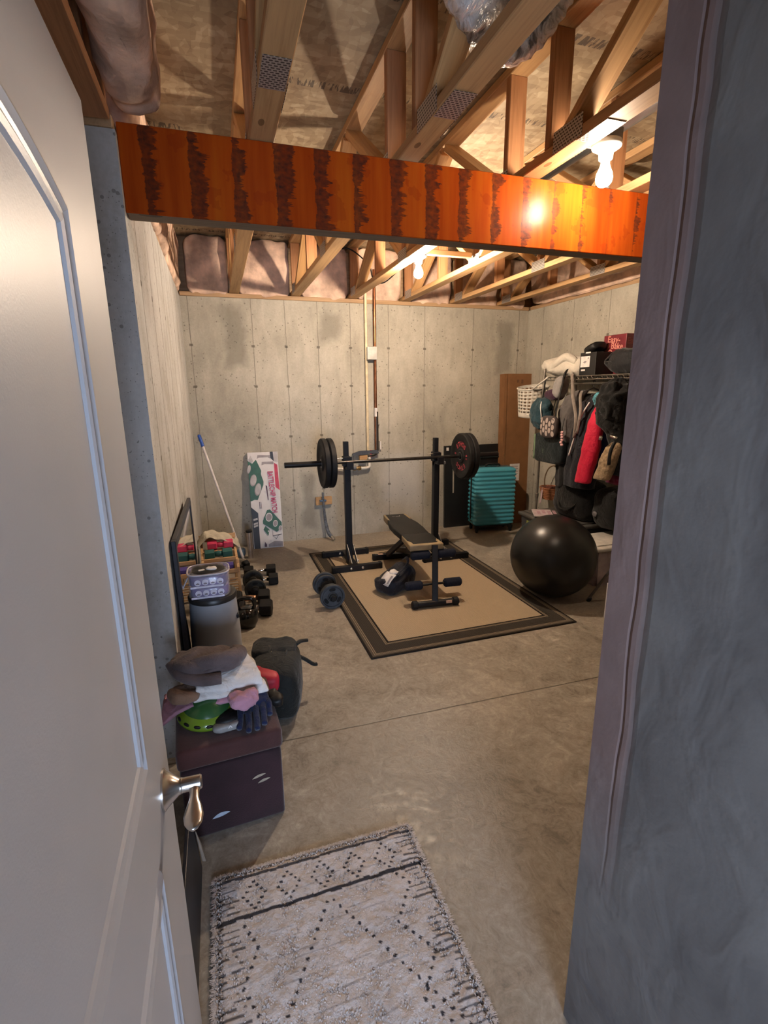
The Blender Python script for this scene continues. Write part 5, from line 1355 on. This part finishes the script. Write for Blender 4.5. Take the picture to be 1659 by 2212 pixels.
# totes
t = thing('storage_tote', 'low dark grey storage tote with green label under the wire rack', 'tote', (3.09, 3.89, 0))
bm = B(); rs = []
for z, k in ((0, .90), (.01, .91), (.33, .97), (.345, .97)):
    rs.append([bm.verts.new((sx * .29 * k, sy * .345 * k, z)) for sx, sy in ((-1, -1), (1, -1), (1, 1), (-1, 1))])
for a, b in zip(rs, rs[1:]): bridge(bm, a, b)
cap(bm, rs[0][::-1]); cap(bm, rs[-1])
bmesh.ops.bevel(bm, geom=[e for e in bm.edges if abs(e.verts[0].co.z - e.verts[1].co.z) > .005], offset=.02, segments=3, affect='EDGES')
obj('tote_body', bm, mat('dark grey tote plastic', (.045, .045, .05), .5), t, 'auto')
ld = B(); box(ld, (0, 0, .362), (.60, .71, .035), .012, seg=3); box(ld, (0, 0, .385), (.52, .62, .016), .006)
lid_ = obj('lid', ld, mat('grey olive lid plastic', (.085, .080, .072), .5), t, 'auto')
obj('green_label', box(B(), (-.283, .13, .285), (.004, .17, .06)), mat('yellow green label', (.36, .42, .10), .5), t)
def flat(name, label, c, s, rz, m, pm_):
    tt = thing(name, label, 'magazine', c, (0, 0, rz))
    obj('pages', box(B(), (0, 0, s[2] / 2), s, .0015), white_lab, tt)
    obj('cover', box(B(), (0, 0, s[2] + .0006), (s[0] - .004, s[1] - .004, .001)), m, tt)
    bm = B(); [box(bm, (-s[0] * .2 + k * .05, s[1] * .1 * (k % 2), s[2] + .0015), (.03, s[1] * .5, .0008)) for k in range(4)]
    obj('cover_print', bm, pm_, tt)
flat('magazine', 'white and pink magazine lying flat on the grey tote lid', (2.92, 4.02, .394), (.18, .27, .008), -.5, mat('white pink cover', (.62, .5, .52), .4), mat('pale pink print', (.52, .32, .38), .5))
flat('magazine', 'dark mauve magazine lying flat on the grey tote lid', (2.90, 3.73, .394), (.17, .24, .006), -.3, mat('mauve cover', (.13, .08, .085), .4), mat('brown mauve print', (.25, .16, .15), .5))
t = thing('clear_tote', 'clear mauve plastic tote with a white lid beside the exercise ball', 'tote', (3.06, 3.27, 0))
bm = B(); rs = []
for z, k in ((0, .88), (.01, .89), (.29, .97), (.30, .97)):
    rs.append([bm.verts.new((sx * .29 * k, sy * .19 * k, z)) for sx, sy in ((-1, -1), (1, -1), (1, 1), (-1, 1))])
for a, b in zip(rs, rs[1:]): bridge(bm, a, b)
cap(bm, rs[0][::-1]); cap(bm, rs[-1])
bmesh.ops.bevel(bm, geom=[e for e in bm.edges if abs(e.verts[0].co.z - e.verts[1].co.z) > .005], offset=.02, segments=3, affect='EDGES')
obj('tote_body', bm, mat('cloudy mauve plastic', (.36, .29, .30), .35, 0, .35, 7), t, 'auto')
ld = B(); box(ld, (0, 0, .318), (.60, .40, .035), .014, seg=3); box(ld, (0, 0, .340), (.50, .30, .014), .006)
lo = obj('lid', ld, mat('cloudy white lid', (.58, .55, .50), .4), t, 'auto')
for s in (-1, 1): obj('latch', box(B(), (-.30, s * .09, .30), (.016, .07, .05), .005), mat('dark latch', (.05, .045, .05), .4), lo)
# folding stool, only one leg shows past the passage wall
t = thing('stool', 'stool with one splayed grey tube leg showing past the passage wall', 'stool', (2.72, 2.53, 0))
gl = mat('grey metal tube', (.22, .20, .19), .35, .7)
for sx, sy, fx, fy in ((-1, 1, -.16, .36), (1, 1, .2, .33), (-1, -1, -.13, -.33), (1, -1, .2, -.33)):
    l_ = obj('leg', cyl(B(), (fx, fy, .012), (sx * .12, sy * .13, .42), .0105, n=12), gl, t, 'auto')
    obj('rubber_foot', cyl(B(), (fx, fy, 0), (fx - sx * .006, fy - sy * .02, .03), .0135, n=12, bev=.002), blk_rub, l_, 'auto')
obj('seat', box(B(), (0, 0, .435), (.30, .30, .03), .012), cloth('dark canvas', (.04, .038, .04), wr=0), t, 'auto')
t = thing('white_carton', 'narrow white carton edge on the floor just past the passage wall', 'carton', (2.505, 2.52, 0))
obj('carton_body', box(B(), (0, 0, .13), (.07, .2, .26), .003), mat('white card', (.66, .62, .62), .6), t)
obj('carton_flap', box(B(), (0, .05, .2615), (.068, .096, .002)), mat('white card', (.66, .62, .62), .6), t)
# ------------------------------------------------------------------ shaggy rug
RU, RV0, RV1 = .672, 1.43, .48
DOTS = []
for c in (.115, .225, .335, .445, .555):
    for k in range(12):
        a = 4 * k / 12; s_ = int(a); f = a - s_
        x, y = [((1 - f), f), (-f, (1 - f)), (-(1 - f), -f), (f, -(1 - f))][s_]
        DOTS.append((c + x * .034, .097 + y * .046))
for k in range(22):
    q = .018 + k * .0235
    DOTS += [(.342 - q * .60, .178 + q), (.342 + q * .62, .178 + q)]
    z_ = abs(((k + 3) % 10) - 5) / 5
    DOTS += [(.60 - .075 * z_, .175 + k * .021), (.115 - .045 * abs(((k + 1) % 8) - 4) / 4, .19 + k * .024)]
GR = {}
for d in DOTS: GR.setdefault((int(d[0] / .02), int(d[1] / .02)), []).append(d)
def rug_col(u, v):
    """u across 0..RU, v from back edge; 0 cream .. 1 black"""
    k = 0
    w = .004 * nz((u * 3, v * 3, 0), 6, 1) + .0025 * nz((u, v, 0), 30, 2)
    if abs(v - .028 - w) < .0055: k = .9
    if abs(v - .160 - w * .7) < .0065: k = .95
    a, b = int(u / .02), int(v / .02)
    for i in (a - 1, a, a + 1):
        for j in (b - 1, b, b + 1):
            for d in GR.get((i, j), ()):
                if (u - d[0]) ** 2 + (v - d[1]) ** 2 < .0052 ** 2: return .95
    dash = int(v / .0185); ph = v / .0185 - dash; e = min(u, RU - u); sd = 1 if u > .3 else 0
    ln = .07 + .035 * nz((dash * .77, sd * 5.0, 0), 1.7, 4)
    if abs(ph - .5 - w * 18) < .15 and .006 < e < ln and nz((u * 30, dash * 3.1, 0), 1, 5) > -.25: k = max(k, .8)
    if abs(ph - .5 - w * 18) < .12 and nz((u * 4, dash * 1.7, 0), 1.5, 6) > .30: k = max(k, .3)
    return k
def rug_tint(k, p):
    g = .5 + .5 * nz((p[0], p[1], 0), 9, 8)
    a = V((.60, .545, .525)) * (.84 + .24 * g); d = V((.022, .022, .030))
    return a.lerp(d, k)
def shag_mat():
    t = NT('cream shag wool with dark knots')
    at = t.n('ShaderNodeVertexColor'); at.layer_name = 'Col'
    t.l(at.outputs[0], t.p.inputs['Base Color']); t.set(Roughness=.95); t.p.inputs['Specular IOR Level'].default_value = .12
    t.bump(t.noise(t.obj(), 160, 3), .5, .004); return t.m
def colour_mesh(name, vs, fs, cs, m, parent, kind=None, smooth=True):
    me = bpy.data.meshes.new(name); me.from_pydata(vs, [], fs); me.materials.append(m)
    ca = me.color_attributes.new('Col', 'FLOAT_COLOR', 'POINT')
    ca.data.foreach_set('color', [x for c in cs for x in (*c, 1)])
    if smooth: me.polygons.foreach_set('use_smooth', [True] * len(me.polygons))
    o = link(bpy.data.objects.new(name, me)); o.parent = parent
    if kind: o['kind'] = kind
    return o
sm = shag_mat()
t = thing('shag_rug', 'small cream shaggy rug with black dotted diamonds, in front of the doorway', 'rug', (-.132, 0, 0))
def edge_u(v, s): return s * (.006 * nz((v, s, 0), 12, 3))
NU, NV = 180, 250; RL = RV0 - RV1
vs, cs, fs = [], [], []
for j in range(NV + 1):
    v = RL * j / NV
    for i in range(NU + 1):
        u = RU * i / NU
        e = min(u, RU - u, v) / .02
        z = .004 + .012 * min(1, e) + .004 * nz((u, v, 0), 26, 4) + .002 * nz((u, v, 0), 70, 4)
        x = u + (edge_u(v, 1) if i == NU else 0) + (edge_u(v, -1) if i == 0 else 0)
        y = RV0 - v - .05 * u * 0 + (.004 * nz((u, 0, 0), 14, 6) if j == 0 else 0)
        k = rug_col(u, v); vs.append((x, y, max(z, .001))); cs.append(rug_tint(k, (u, v)))
for j in range(NV):
    for i in range(NU):
        a = j * (NU + 1) + i; fs.append((a, a + 1, a + NU + 2, a + NU + 1))
colour_mesh('rug_base', vs, fs, cs, sm, t)
vs, cs, fs = [], [], []
rnd = random.Random(5)
def tuft(u, v, L, dirx, diry, zt, k):
    c = rug_tint(k, (u, v)); c = c * rnd.uniform(.85, 1.2)
    x, y = u, RV0 - v; w = rnd.uniform(.0012, .0024)
    px, py = -diry, dirx
    b = len(vs)
    z0 = .008
    for s, h, ww in ((0, z0, 1), (.5, z0 + zt, .9), (1, z0 + zt * .75, .35)):
        for q in (-1, 1): vs.append((x + dirx * L * s + px * w * ww * q, y + diry * L * s + py * w * ww * q, max(h, .002))); cs.append(c)
    fs.append((b, b + 1, b + 3, b + 2)); fs.append((b + 2, b + 3, b + 5, b + 4))
for n in range(30000):
    u, v = rnd.random() * RU, rnd.random() * RL
    a = rnd.gauss(-pi / 2, .8); L = rnd.uniform(.006, .015); k = rug_col(min(max(u + cos(a) * L * .6, 0), RU), max(v - sin(a) * L * .6, 0))
    tuft(u, v, L * (.75 if k > .5 else 1), cos(a), sin(a), rnd.uniform(.004, .010), k)
for n in range(3200):
    v = rnd.random() * RL; s = rnd.random() < .5
    k = .75 if rug_col(.03 if s else RU - .03, v) > .5 and rnd.random() < .5 else 0
    a = (pi if s else 0) + rnd.gauss(0, .45)
    tuft(0.004 if s else RU - .004, v, rnd.uniform(.008, .024), cos(a), sin(a), .004, k)
for n in range(1500):
    u = rnd.random() * RU; a = pi / 2 + rnd.gauss(0, .5)
    tuft(u, .004, rnd.uniform(.006, .018), cos(a), sin(a), .004, 0)
colour_mesh('shag_pile', vs, fs, cs, sm, t, kind='stuff', smooth=False)
# ------------------------------------------------------------------ lighter path tracing
cy = S.cycles
cy.max_bounces = 6; cy.diffuse_bounces = 3; cy.glossy_bounces = 2; cy.transmission_bounces = 2; cy.transparent_max_bounces = 4
cy.caustics_reflective = False; cy.caustics_refractive = False
cy.use_adaptive_sampling = True; cy.adaptive_threshold = .09; cy.adaptive_min_samples = 12
